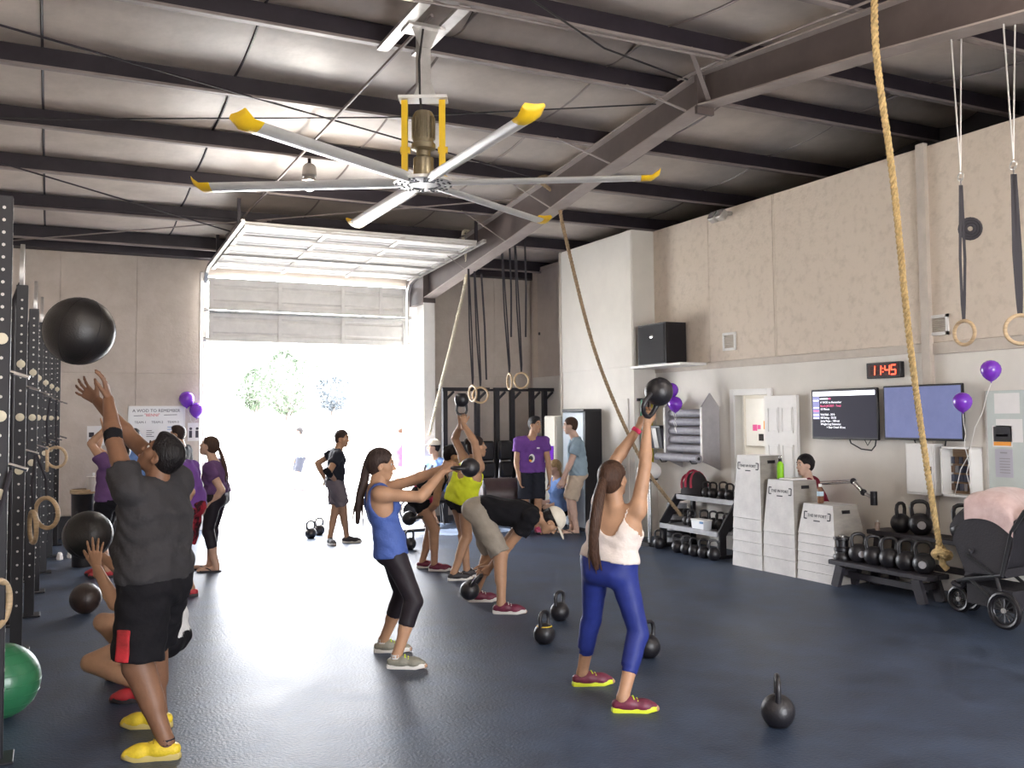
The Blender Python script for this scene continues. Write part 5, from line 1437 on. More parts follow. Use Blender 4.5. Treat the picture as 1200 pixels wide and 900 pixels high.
SKIN = {k: mat('skin_'+k, c, .5, var=.10, vscale=12, bump=.04, bscale=150, spec=.4) for k, c in
        dict(tan=(.44, .25, .15), brown=(.20, .10, .058), fair=(.62, .42, .33), light=(.55, .35, .25), dark=(.13, .075, .055)).items()}
HAIRM = {k: mat('hair_'+k, c, .45, var=.35, vscale=60, bump=.5, bscale=120, stretch=(1, 1, .25), spec=.25) for k, c in
         dict(black=(.009, .007, .008), brown=(.065, .032, .020), dkbrown=(.04, .024, .02), blond=(.42, .28, .13)).items()}
M_eyew = mat('eye_white', (.5, .48, .46), .25); M_iris = mat('eye_iris', (.03, .018, .012), .2); M_lips = mat('lip', (.36, .14, .12), .5)
def cloth(name, col, var=.12, bump=.35, bscale=16, rough=.85, **kw):
    return mat('cloth_'+name, col, rough, var=var, vscale=7, bump=bump, bscale=bscale, spec=.25, **kw)

def hand_field(f, w, d, n, t, s, curl=30, spread=6, thumb=35):
    """w wrist, d finger direction, n palm normal (fingers curl towards it), t thumb side"""
    w, d, n, t = Vector(w), Vector(d).normalized(), Vector(n), Vector(t)
    n = (n-d*n.dot(d)).normalized(); t0 = n.cross(d)
    t = t0 if t0.dot(t) > 0 else -t0
    k = .006
    f.cone(w-d*.05*s, w+d*.01*s, .024*s, .022*s, .01, sq=(np.array(n), .8))
    for i, o in enumerate((.030, .010, -.010, -.029)):
        b = w+d*(.088-.006*abs(i-1.2))*s+t*o*s
        f.cone(w+d*.012*s+t*o*.45*s, b, .0145*s, .0115*s, .012)
        L = (.040, .045, .042, .033)[i]; p = b; ang = 0; rad = (.0088, .009, .0086, .0076)[i]
        sp = math.radians(spread*(1.2-i))
        for j, (ll, cc) in enumerate(((L, .75), (L*.66, 1.1), (L*.52, .8))):
            ang += math.radians(curl)*cc
            v = (d*math.cos(ang)+n*math.sin(ang))
            v = (v+t*math.tan(sp)*math.cos(ang)).normalized()
            q = p+v*ll*s; f.cone(p, q, rad*s*(1-.08*j), rad*s*(.92-.09*j), .005); p = q
    b = w+d*.022*s+t*.022*s+n*.006*s; a = math.radians(thumb)
    v = (d*math.cos(a)+t*math.sin(a)+n*.25).normalized(); p = b+v*.042*s
    f.cone(b, p, .0145*s, .0115*s, .01)
    v2 = (v+n*.30*curl/40+d*.35).normalized(); q = p+v2*.032*s; f.cone(p, q, .011*s, .010*s, .006)
    v3 = (v2+n*.25*curl/40+d*.2).normalized(); f.cone(q, q+v3*.026*s, .0098*s, .0075*s, .005)

def person(label, S, spec, near=1.0, group=None):
    """spec: pixel-placed joints; feet stand on the floor unless given. near sets mesh fineness"""
    g = spec.get
    bw = g('build', 1.0); fem = g('fem', False)
    feet = {}
    for sd in 'LR':
        px, py, toe = spec['foot'+sd]
        q = Vector((px, py, 0)) if g('world') else onfloor(px, py); feet[sd] = (q, cdir(toe))
    D = g('D') or sum((feet[k][0]-CAMP).dot(FWD) for k in 'LR')/2
    def J(key):
        px, py, dd = spec[key]; return at(px, py, D+dd)
    pel, neck, head = J('pelvis'), J('neck'), J('head')
    fp, fc = cdir(*spec['face']) if isinstance(spec['face'], tuple) else cdir(spec['face']), None
    ch0 = g('chest', spec['face']); fc = cdir(*ch0) if isinstance(ch0, tuple) else cdir(ch0)
    fx = g('flex', .985)
    if fx and not g('D'):
        for _ in range(30):
            mx = max(math.hypot((pel.xy-feet[k_][0].xy).length*.9, pel.z-.07*S) for k_ in 'LR')
            if mx < fx*.481*S: pel = pel+Vector((0, 0, .006*S))
            elif mx > (fx+.012)*.481*S: pel = pel-Vector((0, 0, .006*S))
    spine = (neck-pel).normalized()
    def frame(fwd, up):
        f_ = (fwd-up*fwd.dot(up))
        if f_.length < .15: f_ = Vector((0, 0, -1))-up*(-up.z)
        f_.normalize(); l_ = up.cross(f_); return f_, l_, up
    pf, pl, pu = frame(fp, (spine*.6+Vector((0, 0, .4))).normalized()); cf, cl_, cu = frame(fc, spine)
    hipw = .052*S*(1.05 if fem else 1.0); shw = .104*S*(.92 if fem else 1.04)*(.5+.5*bw)
    hip = {'L': pel+pl*hipw-pu*.02*S, 'R': pel-pl*hipw-pu*.02*S}
    shc = neck-spine*.028*S
    sh = {'L': shc+cl_*shw, 'R': shc-cl_*shw}
    for sd in 'LR':
        r = g('raise'+sd, 0)
        if r: sh[sd] = sh[sd]+spine*.045*S*r+(-cl_ if sd == 'L' else cl_)*.018*S*r
    ank, kn, el, wr = {}, {}, {}, {}
    for sd in 'LR':
        q, toe = feet[sd]; ank[sd] = q+Vector((0, 0, .048*S))-toe*.02
        if 'ank'+sd in spec: ank[sd] = J('ank'+sd)
        kn[sd] = ik(hip[sd], ank[sd], .245*S, .236*S, cdir(*g('kpole'+sd)) if g('kpole'+sd) else toe*.6+pf*.6)
        wr[sd] = J('wr'+sd)
        el[sd] = ik(sh[sd], wr[sd], .172*S, .150*S, cdir(*g('epole'+sd)) if g('epole'+sd) else Vector((0, 0, -1))-cf*.5)
    root = thing('person', label, 'person', ((ank['L']+ank['R'])/2*1.0).xy.to_3d(), group)
    org = ORG[root.name]
    h = .0135/near
    # ---- body
    B = Field(); k = .028*S/1.7
    ls, la = (.5+.5*bw), .6+.4*bw
    lg = ls*g('leg', 1.0)
    chest = pel.lerp(shc, .66); waist = pel.lerp(shc, .33); upc = pel.lerp(shc, .88)
    LV = [(0.0, .048, .059), (.15, .044, .057), (.30, .037, .053), (.45, .038, .0535), (.60, .043, .057), (.72, .047, .058), (.84, .053, .053), (.93, .056, .044)]
    def lev(t):
        T = [q[0] for q in LV]; return float(np.interp(t, T, [q[1] for q in LV])), float(np.interp(t, T, [q[2] for q in LV]))
    def trunk(F, t0, t1, e=0.0, loose=0.0, n=10):
        for i in range(n+1):
            t = t0+(t1-t0)*i/n; a_, r_ = lev(t); c_ = pel.lerp(shc, t); w_ = min(1, t*1.6); l_ = (pl.lerp(cl_, w_)).normalized()
            lo2 = loose*max(0, 1-abs(t-.25)/.45); f2 = (pf.lerp(cf, w_)).normalized()
            wst = (.93 if fem and .2 < t < .5 else 1.0); hp_ = 1.05 if fem and t < .12 else 1.0
            rr = r_*S*(bw if t < .6 else bw**.8)*(.97 if fem else 1.0)*wst*hp_+e+lo2
            F.cone(c_+l_*a_*S*ls, c_-l_*a_*S*ls, rr, rr, .016)
    def seat(F, e=0.0):
        F.cone(pel+pl*.040*S-pf*.020*S-pu*.040*S, pel-pl*.040*S-pf*.020*S-pu*.040*S, .051*S*ls+e, .051*S*ls+e, k)
    def torso(F, e=0.0, loose=0.0):
        trunk(F, 0, .93, e, loose); seat(F, e)
        if g('belly'): F.ell(waist+cf*.05*S-cu*.01*S, (.07*S*bw+e,)*3, None, k*2)
        for sd, s_ in (('L', 1), ('R', -1)):
            if fem: F.ell(chest+cf*(.040*S)+cl_*s_*.036*S+cu*.005*S, (.034*S+e,)*3, None, .02)
            else: F.ell(chest+cf*(.028*S)+cl_*s_*.036*S+cu*.02*S, (.036*S+e,)*3, None, .03)
            F.cone(neck-spine*.012*S, sh[sd], .034*S*la+e, .033*S*la+e, k)
    torso(B)
    B.cone(neck-spine*.02*S, head-spine*.02*S, .034*S*la, .031*S*la, .02)
    for sd in 'LR':
        B.cone(hip[sd], kn[sd], .052*S*lg, .033*S*lg, k); B.cone(kn[sd], ank[sd], .031*S*lg, .0215*S*min(lg, 1.06), k*.6)
        fwdk = (kn[sd]-(hip[sd]+ank[sd])/2); bk = -pf
        c0 = kn[sd].lerp(ank[sd], .30)
        cal = (ank[sd]-kn[sd]).normalized(); bkd = (-feet[sd][1]); bkd = bkd-cal*bkd.dot(cal)
        B.cone(c0-cal*.05*S+bkd*.010*S, c0+cal*.05*S+bkd*.006*S, .0305*S*lg, .026*S*lg, k*.8)
        B.cone(sh[sd], el[sd], .0305*S*la, .0235*S*la, k*.8)
        B.ell(sh[sd]+(el[sd]-sh[sd]).normalized()*.02*S, (.034*S*la,)*3, None, k*.6)
        e0 = el[sd].lerp(wr[sd], .25)
        B.cone(el[sd], e0, .0228*S*la, .0245*S*la, k*.5); B.cone(e0, wr[sd], .0245*S*la, .0155*S*la, k*.5)
        q, toe = feet[sd]; lat = Vector((0, 0, 1)).cross(toe)
        a = ank[sd]
        if 'ank'+sd not in spec:
            B.cone(a, q+Vector((0, 0, .030))-toe*.035, .021*S, .024, .02)
            B.cone(q+Vector((0, 0, .03))-toe*.03, q+Vector((0, 0, .026))+toe*.085*S, .026, .026, .02); B.cone(q+Vector((0, 0, .026))+toe*.08*S, q+Vector((0, 0, .02))+toe*.108*S, .027, .02, .02)
    parts = [B.mesh(h)]
    # ---- head
    hf = cdir(*spec['look']); up0 = Vector((0, 0, 1)) if abs(hf.z) < .95 else spine
    if g('headup'): up0 = cdir(*spec['headup'])
    hu = (up0-hf*up0.dot(hf)).normalized(); hl = hu.cross(hf)
    hs = .13*S/.235*g('hscale', 1.0)
    HR = np.array([list(hf), list(hl), list(hu)]).T
    def hp(x, y, z): return head+(hf*x+hl*y+hu*z)*hs
    Hd = Field()
    Hd.ell(hp(-.012, 0, .03), np.array((.098, .075, .092))*hs, HR, .02)
    Hd.ell(hp(.030, 0, -.045), np.array((.060, .055, .072))*hs, HR, .03)
    Hd.cone(hp(.055, .012, -.098), hp(.055, -.012, -.098), .024*hs, .024*hs, .02)
    Hd.ell(hp(.05, .038, -.02), (.028*hs,)*3, None, .02); Hd.ell(hp(.05, -.038, -.02), (.028*hs,)*3, None, .02)
    Hd.cone(hp(.082, .028, .030), hp(.082, -.028, .030), .012*hs, .012*hs, .012)
    for s_ in (1, -1): Hd.ell(hp(.098, .031*s_, .008), (.017*hs, .018*hs, .012*hs), HR, .008, sub=True)
    Hd.cone(hp(.086, 0, .018), hp(.106, 0, -.028), .008*hs, .0115*hs, .01)
    Hd.ell(hp(.098, .012, -.032), (.009*hs,)*3, None, .008); Hd.ell(hp(.098, -.012, -.032), (.009*hs,)*3, None, .008)
    Hd.cone(hp(.080, .016, -.062), hp(.080, -.016, -.062), .012*hs, .012*hs, .006); Hd.cone(hp(.078, .012, -.077), hp(.078, -.012, -.077), .011*hs, .011*hs, .006)
    for s_ in (1, -1):
        Hd.ell(hp(-.006, .076*s_, -.012), np.array((.021, .010, .033))*hs, HR, .006); Hd.ell(hp(.004, .084*s_, -.012), np.array((.010, .008, .018))*hs, HR, .004, sub=True)
    Hd.cone(hp(-.02, 0, -.05), neck-spine*.01*S, .050*hs, .034*S*la, .03)
    parts.append(Hd.mesh(.0075/near**.7))
    # ---- hands
    Hn = Field()
    for sd in 'LR':
        hd, hn = spec.get('hand'+sd, (None, None))
        fd = (wr[sd]-el[sd]).normalized()
        d = cdir(*hd) if hd else fd
        n_p = cdir(*hn) if hn else (cl_ if sd == 'R' else -cl_)
        # thumb side from handedness: for the left hand, thumb = d x n ; right hand = n x d
        t = d.cross(n_p) if sd == 'L' else n_p.cross(d)
        Hn = Field(); hand_field(Hn, wr[sd], d, n_p, t, S/1.72*.98, g('curl'+sd, g('curl', 28)), g('spread', 6), g('thumb', 35))
        parts.append(Hn.mesh(.0052/near**.5))
    me = np_mesh('body', parts, SKIN[spec['skin']], org)
    bo = link_mesh('body', me, root); ORG[bo.name] = org
    # ---- face
    if g('facevis', True):
        for s_ in (1, -1):
            m = MB(); m.ball(hp(.0755, .031*s_, .008), .0112*hs, 10, 8)
            m.cur = 1; m.ball(hp(.0805, .031*s_, .008), .0078*hs, 8, 6); m.cur = 0
            m.build('eye', [M_eyew, M_iris], root)
            MB().tube([hp(.090, .014*s_, .033), hp(.093, .030*s_, .039), hp(.084, .047*s_, .034)], .0038*hs, 6).build('eyebrow', HAIRM[spec['hair'][0]], root)
        MB().tube([hp(.083, .024, -.069), hp(.092, .010, -.066), hp(.094, 0, -.067), hp(.092, -.010, -.066), hp(.083, -.024, -.069)], [.003*hs, .0065*hs, .006*hs, .0065*hs, .003*hs], 8).build('lips', M_lips, root)
    # ---- hair
    hc, style = spec['hair'][0], spec['hair'][1]
    if style != 'bald':
        Hh = Field(); t = .010 if style in ('short', 'crop') else .014
        Hh.ell(hp(-.016, 0, .034), np.array((.098+t, .076+t, .092+t*1.1))*hs, HR, .01)
        if style in ('short',): Hh.ell(hp(.03, 0, .10), np.array((.06, .055, .035))*hs, HR, .02)
        Hh.ell(hp(-.055, 0, -.015), np.array((.055, .066, .07))*hs, HR, .02)
        if style in ('pony', 'bun', 'long'): Hh.ell(hp(-.07, 0, .01), np.array((.05, .062, .07))*hs, HR, .02)
        Hh.ell(hp(.115, 0, -.045), np.array((.10, .10, .125))*hs, HR, .008, sub=True)
        Hh.ell(hp(.02, 0, -.14), np.array((.11, .11, .095))*hs, HR, .008, sub=True)
        Hh.ell(hp(.035, .09, -.03), np.array((.055, .04, .06))*hs, HR, .01, sub=True); Hh.ell(hp(.035, -.09, -.03), np.array((.055, .04, .06))*hs, HR, .01, sub=True)
        hv = [Hh.mesh(.0075/near**.7)]
        if style == 'bun':
            Hb = Field().ell(hp(*spec.get('bunpos', (-.10, 0, .085))), (.042*hs,)*3, None, .01); hv.append(Hb.mesh(.007))
        o = link_mesh('hair', np_mesh('hair', hv, HAIRM[hc], org), root); ORG[o.name] = org
        if style == 'pony':
            T = [hp(-.11, 0, .035)]+[at(px, py, D+dd) for px, py, dd in spec['tail']]
            Tl = Field(); pts = catmull(T, 5); nP = len(pts)
            for i in range(nP-1):
                u0, u1 = i/(nP-1), (i+1)/(nP-1)
                rr = lambda u: (.013+.015*math.sin(PI*min(1, u*.95+.08))*(1-.55*u))*hs*g('tailw', 1.0)
                Tl.cone(pts[i], pts[i+1], rr(u0), rr(u1), .012)
            p_ = link_mesh('ponytail', np_mesh('ponytail', [Tl.mesh(.0085/near**.5)], HAIRM[hc], org), root); ORG[p_.name] = org
            for q_ in range(3):
                dv = RGT*(q_-1)*.012*hs*1.6
                MB().tube([pts[int(nP*.5)]+dv*.6, pts[int(nP*.8)]+dv*1.6, pts[-1]+dv*2.4-UPV*.02*(q_+1)], [.012*hs, .010*hs, .002], 6).build('hair_strand', HAIRM[hc], p_)
            MB().torus(hp(-.118, 0, .035), .017*hs, .006*hs, nrm=hf, n=14, k=6).build('hair_tie', M_black, p_)
    if g('cap'):
        cm = spec['cap']; C = Field()
        C.ell(hp(-.012, 0, .045), np.array((.116, .093, .100))*hs, HR, .01); C.plane(hp(0, 0, .035), -hu)
        o = link_mesh('cap', np_mesh('cap', [C.mesh(.008)], cm, org), root); ORG[o.name] = org
        Br = Field().ell(hp(.115, 0, .034), np.array((.085, .075, .018))*hs, HR, .01); Br.ell(hp(.115, 0, .005), np.array((.10, .09, .030))*hs, HR, .004, sub=True)
        b_ = link_mesh('brim', np_mesh('brim', [Br.mesh(.006)], cm, org), o); ORG[b_.name] = org
    # ---- clothes
    ch_ = .0125/near
    for it in spec['wear']:
        typ, m, kw = it[0], it[1], (it[2] if len(it) > 2 else {})
        F = Field()
        if typ in ('tee', 'tank', 'crop'):
            e = kw.get('e', .012); lo_ = kw.get('loose', .012)
            torso(F, e, lo_)
            hem = pel-pu*kw.get('hem', .03)*S
            F.cone(pel+pl*.045*S-pu*.05*S, pel-pl*.045*S-pu*.05*S, .060*S*ls+e+lo_*.8, .060*S*ls+e+lo_*.8, .03)
            F.plane(hem, -pu)
            if typ == 'tee':
                fr = kw.get('sleeve', .5)
                for sd in 'LR':
                    b_ = sh[sd].lerp(el[sd], fr)
                    F.cone(sh[sd], b_, .036*S*la+e, .034*S*la+e+.010, .02, cap='b')
                F.cone(neck-spine*.005*S+cf*.012, neck+spine*.06*S+cf*.02, .040*S, .050*S, .006, sub=True)
            else:
                F.cone(neck-spine*kw.get('scoop', .035)*S+cf*.045*S, neck+spine*.06*S+cf*.02, .045*S, .07*S, .006, sub=True)
                F.cone(neck-spine*kw.get('back', .02)*S-cf*.05*S, neck+spine*.06*S-cf*.03, .04*S, .06*S, .006, sub=True)
                for sd, s_ in (('L', 1), ('R', -1)):
                    F.ell(sh[sd]+cl_*s_*.004*S-spine*.03*S, np.array((.055, .055, .075))*S*.95, np.array([list(cf), list(cl_), list(spine)]).T, .006, sub=True)
                    F.cone(sh[sd], el[sd], .042*S*la, .034*S*la, .004, sub=True)
            nm = 'shirt' if typ == 'tee' else 'tank_top'
        elif typ == 'shorts':
            e = kw.get('e', .016); fl = kw.get('flare', .02); fr = kw.get('len', .8)
            trunk(F, 0, .22, e*.6, 0, 4); seat(F, e)
            F.plane(pel.lerp(waist, kw.get('top', .55)), (waist-pel).normalized())
            for sd in 'LR':
                b_ = hip[sd].lerp(kn[sd], fr)
                F.cone(hip[sd], b_, .053*S*lg+e, (.053+(.033-.053)*fr)*S*lg+e+fl, .02, cap='b')
            nm = 'shorts'
        elif typ in ('leggings',):
            e = kw.get('e', .0065); fr = kw.get('len', .55)
            trunk(F, 0, kw.get('tt', .2), e*.8, 0, 4); seat(F, e)
            F.plane(pel.lerp(waist, kw.get('top', .5)), (waist-pel).normalized())
            for sd in 'LR':
                F.cone(hip[sd], kn[sd], .052*S*ls+e, .033*S*ls+e, k)
                b_ = kn[sd].lerp(ank[sd], fr); rb = (.031+(.0215-.031)*fr)*S*ls
                F.cone(kn[sd], b_, .031*S*ls+e, rb+e, k*.6, cap='b')
                cal = (ank[sd]-kn[sd]).normalized(); bkd = -feet[sd][1]; bkd = bkd-cal*bkd.dot(cal); c0 = kn[sd].lerp(ank[sd], .30)
                F.cone(c0-cal*.05*S+bkd*.010*S, c0+cal*.05*S*min(1, fr/.6)+bkd*.006*S, .0305*S*ls+e, .027*S*ls+e, k*.8, cap='b')
            nm = 'leggings'
        elif typ == 'bandage':       # wrap around waist / knee / forearm
            a_, b_ = kw['a'], kw['b']
            jt = dict(pel=pel, waist=waist, neck=neck)
            for sd in 'LR':
                jt.update({'kn'+sd: kn[sd], 'an'+sd: ank[sd], 'el'+sd: el[sd], 'wr'+sd: wr[sd], 'hip'+sd: hip[sd], 'sh'+sd: sh[sd]})
            A_, B_ = jt[a_], jt[b_]; t0, t1 = kw['t']
            F.cone(A_.lerp(B_, t0), A_.lerp(B_, t1), kw['r'][0]*S, kw['r'][1]*S, .01, cap='ab')
            if 'planes' in kw:
                for pp, nn in kw['planes'](jt, dict(cf=cf, cl=cl_, cu=cu, pf=pf, pl=pl)): F.plane(pp, nn)
            nm = kw.get('name', 'wrap')
        o = link_mesh(nm, np_mesh(nm, [F.mesh(kw.get('h', ch_), 0.0, kw.get('wr', {'tee': .0042, 'shorts': .0036, 'tank': .0022, 'crop': 0, 'leggings': .0009}.get(typ, 0)), S*7.3+len(label))], m, org), root); ORG[o.name] = org
        if kw.get('label'): o['label'] = kw['label']
        it_obj = o
        if kw.get('print'):
            kw['print'](o, dict(chest=chest, cf=cf, cl=cl_, cu=cu, S=S, pel=pel, hip=hip, kn=kn, pf=pf, pl=pl))
    # ---- footwear
    sm, solem, lacem = spec['shoes'][:3]; sty = spec['shoes'][3] if len(spec['shoes']) > 3 else 'shoe'
    fs_ = S/1.72
    for sd in 'LR':
        if 'ank'+sd in spec: continue
        q, toe = feet[sd]; lat = Vector((0, 0, 1)).cross(toe); Z = Vector((0, 0, 1))
        def FP(x, y, z): return q+toe*x*fs_+lat*y*fs_+Z*z*fs_
        if sty == 'shoe':
            U = Field()
            U.cone(FP(-.055, 0, .045), FP(.02, 0, .05), .036*fs_, .038*fs_, .02); U.cone(FP(.02, 0, .05), FP(.12, 0, .036), .040*fs_, .036*fs_, .03)
            U.cone(FP(.11, .004, .034), FP(.165, .004, .028), .042*fs_, .030*fs_, .03)
            U.cone(ank[sd]-Z*.01, FP(-.02, 0, .05), .030*fs_, .038*fs_, .02)
            U.plane(FP(0, 0, .018), -Z); U.plane(FP(.0, 0, .094), (Z*.92-toe*.28).normalized())
            o = link_mesh('shoe', np_mesh('shoe', [U.mesh(.0085/near**.7)], sm, org), root); ORG[o.name] = org
            out = [(-.095, .0), (-.085, .026), (-.05, .036), (.02, .036), (.08, .043), (.13, .046), (.17, .036), (.197, .014), (.199, -.010), (.17, -.034), (.13, -.042), (.08, -.038), (.02, -.034), (-.05, -.035), (-.085, -.026)]
            rg = []
            for z, sc_ in ((.0, .97), (.008, 1.0), (.024, .99), (.030, .95)):
                rg.append([FP(x*sc_, y*sc_, z+(.008 if x > .16 else 0)) for x, y in out])
            MB().ring_loft(rg).build('sole', solem, o)
            for i in range(4):
                x = .035+.024*i; zt = .094-.0125*i
                MB().tube([FP(x, .028, zt-.012), FP(x+.006, 0, zt+.003), FP(x+.012, -.028, zt-.012)], .0046*fs_, 5).build('lace', lacem, o)
            if g('socks'):
                MB().tube([ank[sd]+Z*.022*S*.5, ank[sd]-Z*.01, FP(-.02, 0, .07)], [.026*S*.9, .027*S*.9, .034*fs_], 14).build('sock', spec['socks'], o)
        else:
            out = [(-.085, .0), (-.07, .026), (.0, .030), (.08, .040), (.13, .042), (.165, .028), (.17, -.012), (.13, -.036), (.08, -.034), (.0, -.028), (-.07, -.026)]
            o = MB().ring_loft([[FP(x, y, z) for x, y in out] for z in (0, .018)]).build('sandal', solem, root)
            for s_ in (1, -1): MB().tube([FP(.12, 0, .045), FP(.07, s_*.03, .045), FP(.03, s_*.036, .02)], .006, 6).build('sandal_strap', sm, o)
    return root
# ------------------------------------------------------------------ the people in the gym
def held_kb(c, bell, r, lab, roll=0.0):
    """kettlebell hanging from hand point c with its bell towards point bell"""
    c, b = Vector(c), Vector(bell); d = (b-c).normalized()
    q = (-d).to_track_quat('Z', 'Y') @ Quaternion((0, 0, 1), roll)
    return kettlebell(c+d*.283*r/.1, r, 0, lab, 'kettlebells in hands', tilt=q)
def ball_mat(n, c): return mat(n, c, .38, var=.2, vscale=6, bump=.15, bscale=120, spec=.55)
M_ball = ball_mat('medball_leather', (.013, .011, .011)); M_ball_b = ball_mat('medball_brown', (.035, .020, .016))
def medball(c, r, lab, m=M_ball, axis=(0, .4, 1)):
    b = thing('medicine_ball', lab, 'ball', Vector(c)-Vector((0, 0, r)), 'medicine balls')
    R = Vector(axis).to_track_quat('Z', 'Y').to_matrix()
    MB().ball(c, r, 32, 18, R=R).build('ball_shell', m, b)
    for k in range(3):
        MB().torus(c, r*1.001, r*.011, nrm=R @ Vector((math.cos(k*PI/3), math.sin(k*PI/3), 0)), n=40, k=5).build('seam', M_blackpl, b)
    return b

c_grey = cloth('grey', (.036, .034, .037), bump=.6); c_black = cloth('black', (.007, .0065, .009), rough=.9); c_blue = cloth('blue', (.075, .13, .40), bscale=30, rough=.6)
c_cap = cloth('charcoal', (.022, .017, .022), bump=.1, rough=.55); c_white = cloth('white', (.74, .65, .60), bscale=22); c_navy = cloth('royal', (.022, .035, .20), bump=.12, rough=.5)
c_khaki = cloth('khaki', (.34, .30, .25)); c_tan = cloth('sand', (.58, .47, .36)); c_lime = cloth('lime', (.62, .68, .03)); c_purple = cloth('purple', (.155, .06, .28))
c_plum = cloth('plum', (.115, .055, .145)); c_sky = cloth('sky', (.30, .40, .47)); c_red = cloth('plaid', (.30, .015, .03), col2=(.03, .008, .012), ramp=(.45, .55)); c_redp = cloth('redpanel', (.50, .03, .04), col2=(.2, .02, .02))
c_pink = cloth('pink', (.75, .06, .16)); c_slate = cloth('slate', (.17, .145, .16)); c_ink = cloth('ink', (.018, .02, .03)); c_mid = cloth('midblue', (.16, .27, .55)); c_maroon = cloth('maroon', (.20, .012, .035))
c_cream = cloth('cream', (.72, .66, .56)); c_dwhite = cloth('plainwhite', (.7, .7, .7))
sh_yel = mat('shoe_yellow', (.72, .53, .03), .55, var=.15, vscale=20, bump=.2, bscale=60); sh_yel2 = mat('sole_yellow', (.50, .40, .14), .6)
sh_red = mat('shoe_red', (.42, .02, .03), .5, var=.15, vscale=20); sh_neon = mat('lace_neon', (.62, .85, .03), .5)
sh_grey = mat('shoe_greygreen', (.26, .25, .20), .6, var=.2, vscale=20, bump=.2, bscale=60); sh_wht = mat('sole_white', (.68, .66, .62), .6)
sh_mar = mat('shoe_maroon', (.16, .02, .05), .5, var=.3, vscale=20); sh_neonsole = mat('sole_neon', (.62, .70, .03), .5); sh_blk = mat('shoe_black', (.03, .026, .03), .55, var=.2)
sh_pnk = mat('shoe_pink', (.5, .06, .16), .5)

big = person('man in grey tee and black shorts throwing a ball upwards, arms raised', 1.74, dict(
    footL=(190, 889, 186), footR=(183, 852, 180), leg=1.18, pelvis=(182, 694, -.02), neck=(182, 570, .02), head=(188, 535, .03), face=168, chest=160, look=(182, 40), flex=.997,
    wrL=(127, 468, .20), wrR=(114, 470, .36), epoleL=(200, -20), epoleR=(140, -20), raiseL=.5, raiseR=.8, build=1.22, belly=True, skin='brown', hair=('black', 'short'),
    handL=((160, 78), (190, 8)), handR=((185, 40), (150, 40)), curl=16, spread=12, thumb=45,
    shoes=(sh_yel, sh_yel2, mat('lace_ochre', (.40, .27, .02), .6)), socks=c_ink,
    wear=[('shorts', c_black, dict(len=.92, flare=.032, e=.02)), ('tee', c_grey, dict(sleeve=.42, hem=.02, e=.014, loose=.016)),
          ('bandage', c_redp, dict(a='hipL', b='knL', t=(.54, .915), r=(.083, .082), name='red_panel', label='red side panel of the shorts', h=.008,
           planes=lambda j, f: [(j['hipL'].lerp(j['knL'], .7)+f['pl']*.035, -f['pl']), (j['hipL'].lerp(j['knL'], .7)+f['pf']*.045, f['pf']), (j['hipL'].lerp(j['knL'], .7)-f['pf']*.03, -f['pf'])])),
          ('bandage', c_black, dict(a='elL', b='wrL', t=(-.05, .22), r=(.0275, .0285), name='elbow_sleeve'))]), 1.2)
medball(at(93, 388, 5.25), .190, 'large black medicine ball flying above the raised hands', axis=(.3, 0, 1))

squat = person('man squatting behind the ball thrower, in red shoes with yellow laces', 1.74, dict(
    footL=(168, 822, 186), footR=(160, 797, 184), flex=0, pelvis=(193, 735, .05), neck=(182, 645, .05), head=(172, 618, .08), face=180, look=(180, 20),
    wrL=(113, 664, -.12), wrR=(118, 650, .25), epoleL=(190, -70), epoleR=(180, -70), build=1.0, skin='tan', hair=('dkbrown', 'short'),
    handL=((180, 85), (110, 10)), handR=((180, 85), (270, 10)), curl=10, spread=9, shoes=(sh_red, sh_blk, sh_neon),
    wear=[('shorts', c_black, dict(len=.5, flare=.03)), ('tee', c_dwhite, dict(sleeve=.3))]), 1.1)
medball(at(103, 627, 6.18), .158, 'dark medicine ball held up by the squatting man', M_ball)
b2 = onfloor(100, 719); medball(b2+Vector((0, 0, .135)), .135, 'brown medicine ball resting on the floor by the racks', M_ball_b)

blue = person('woman in blue tank top and dark capris swinging a kettlebell forward', 1.64, dict(
    footR=(468, 783, -4), footL=(452, 764, 2), flex=.965, pelvis=(457, 648, .0), neck=(440, 570, .0), head=(447, 545, .0), face=10, chest=16, look=(6, -2),
    wrR=(519, 553, -.04), wrL=(521, 548, .10), epoleR=(280, -60), epoleL=(80, -60), fem=True, skin='tan', hair=('dkbrown', 'pony'), tailw=1.4, tail=[(427, 562, 0), (421, 585, -.02), (419, 612, -.02)],
    curl=62, handR=(None, (60, -40)), handL=(None, (300, -40)), shoes=(sh_grey, sh_wht, sh_neon), socks=c_dwhite,
    wear=[('leggings', c_cap, dict(len=.42)), ('tank', c_blue, dict(hem=.055, e=.012, loose=.003, back=.05))]), 1.2)
held_kb(at(532, 549, 6.45), at(549, 548, 6.52), .068, 'small black kettlebell swung forward by the woman in blue')

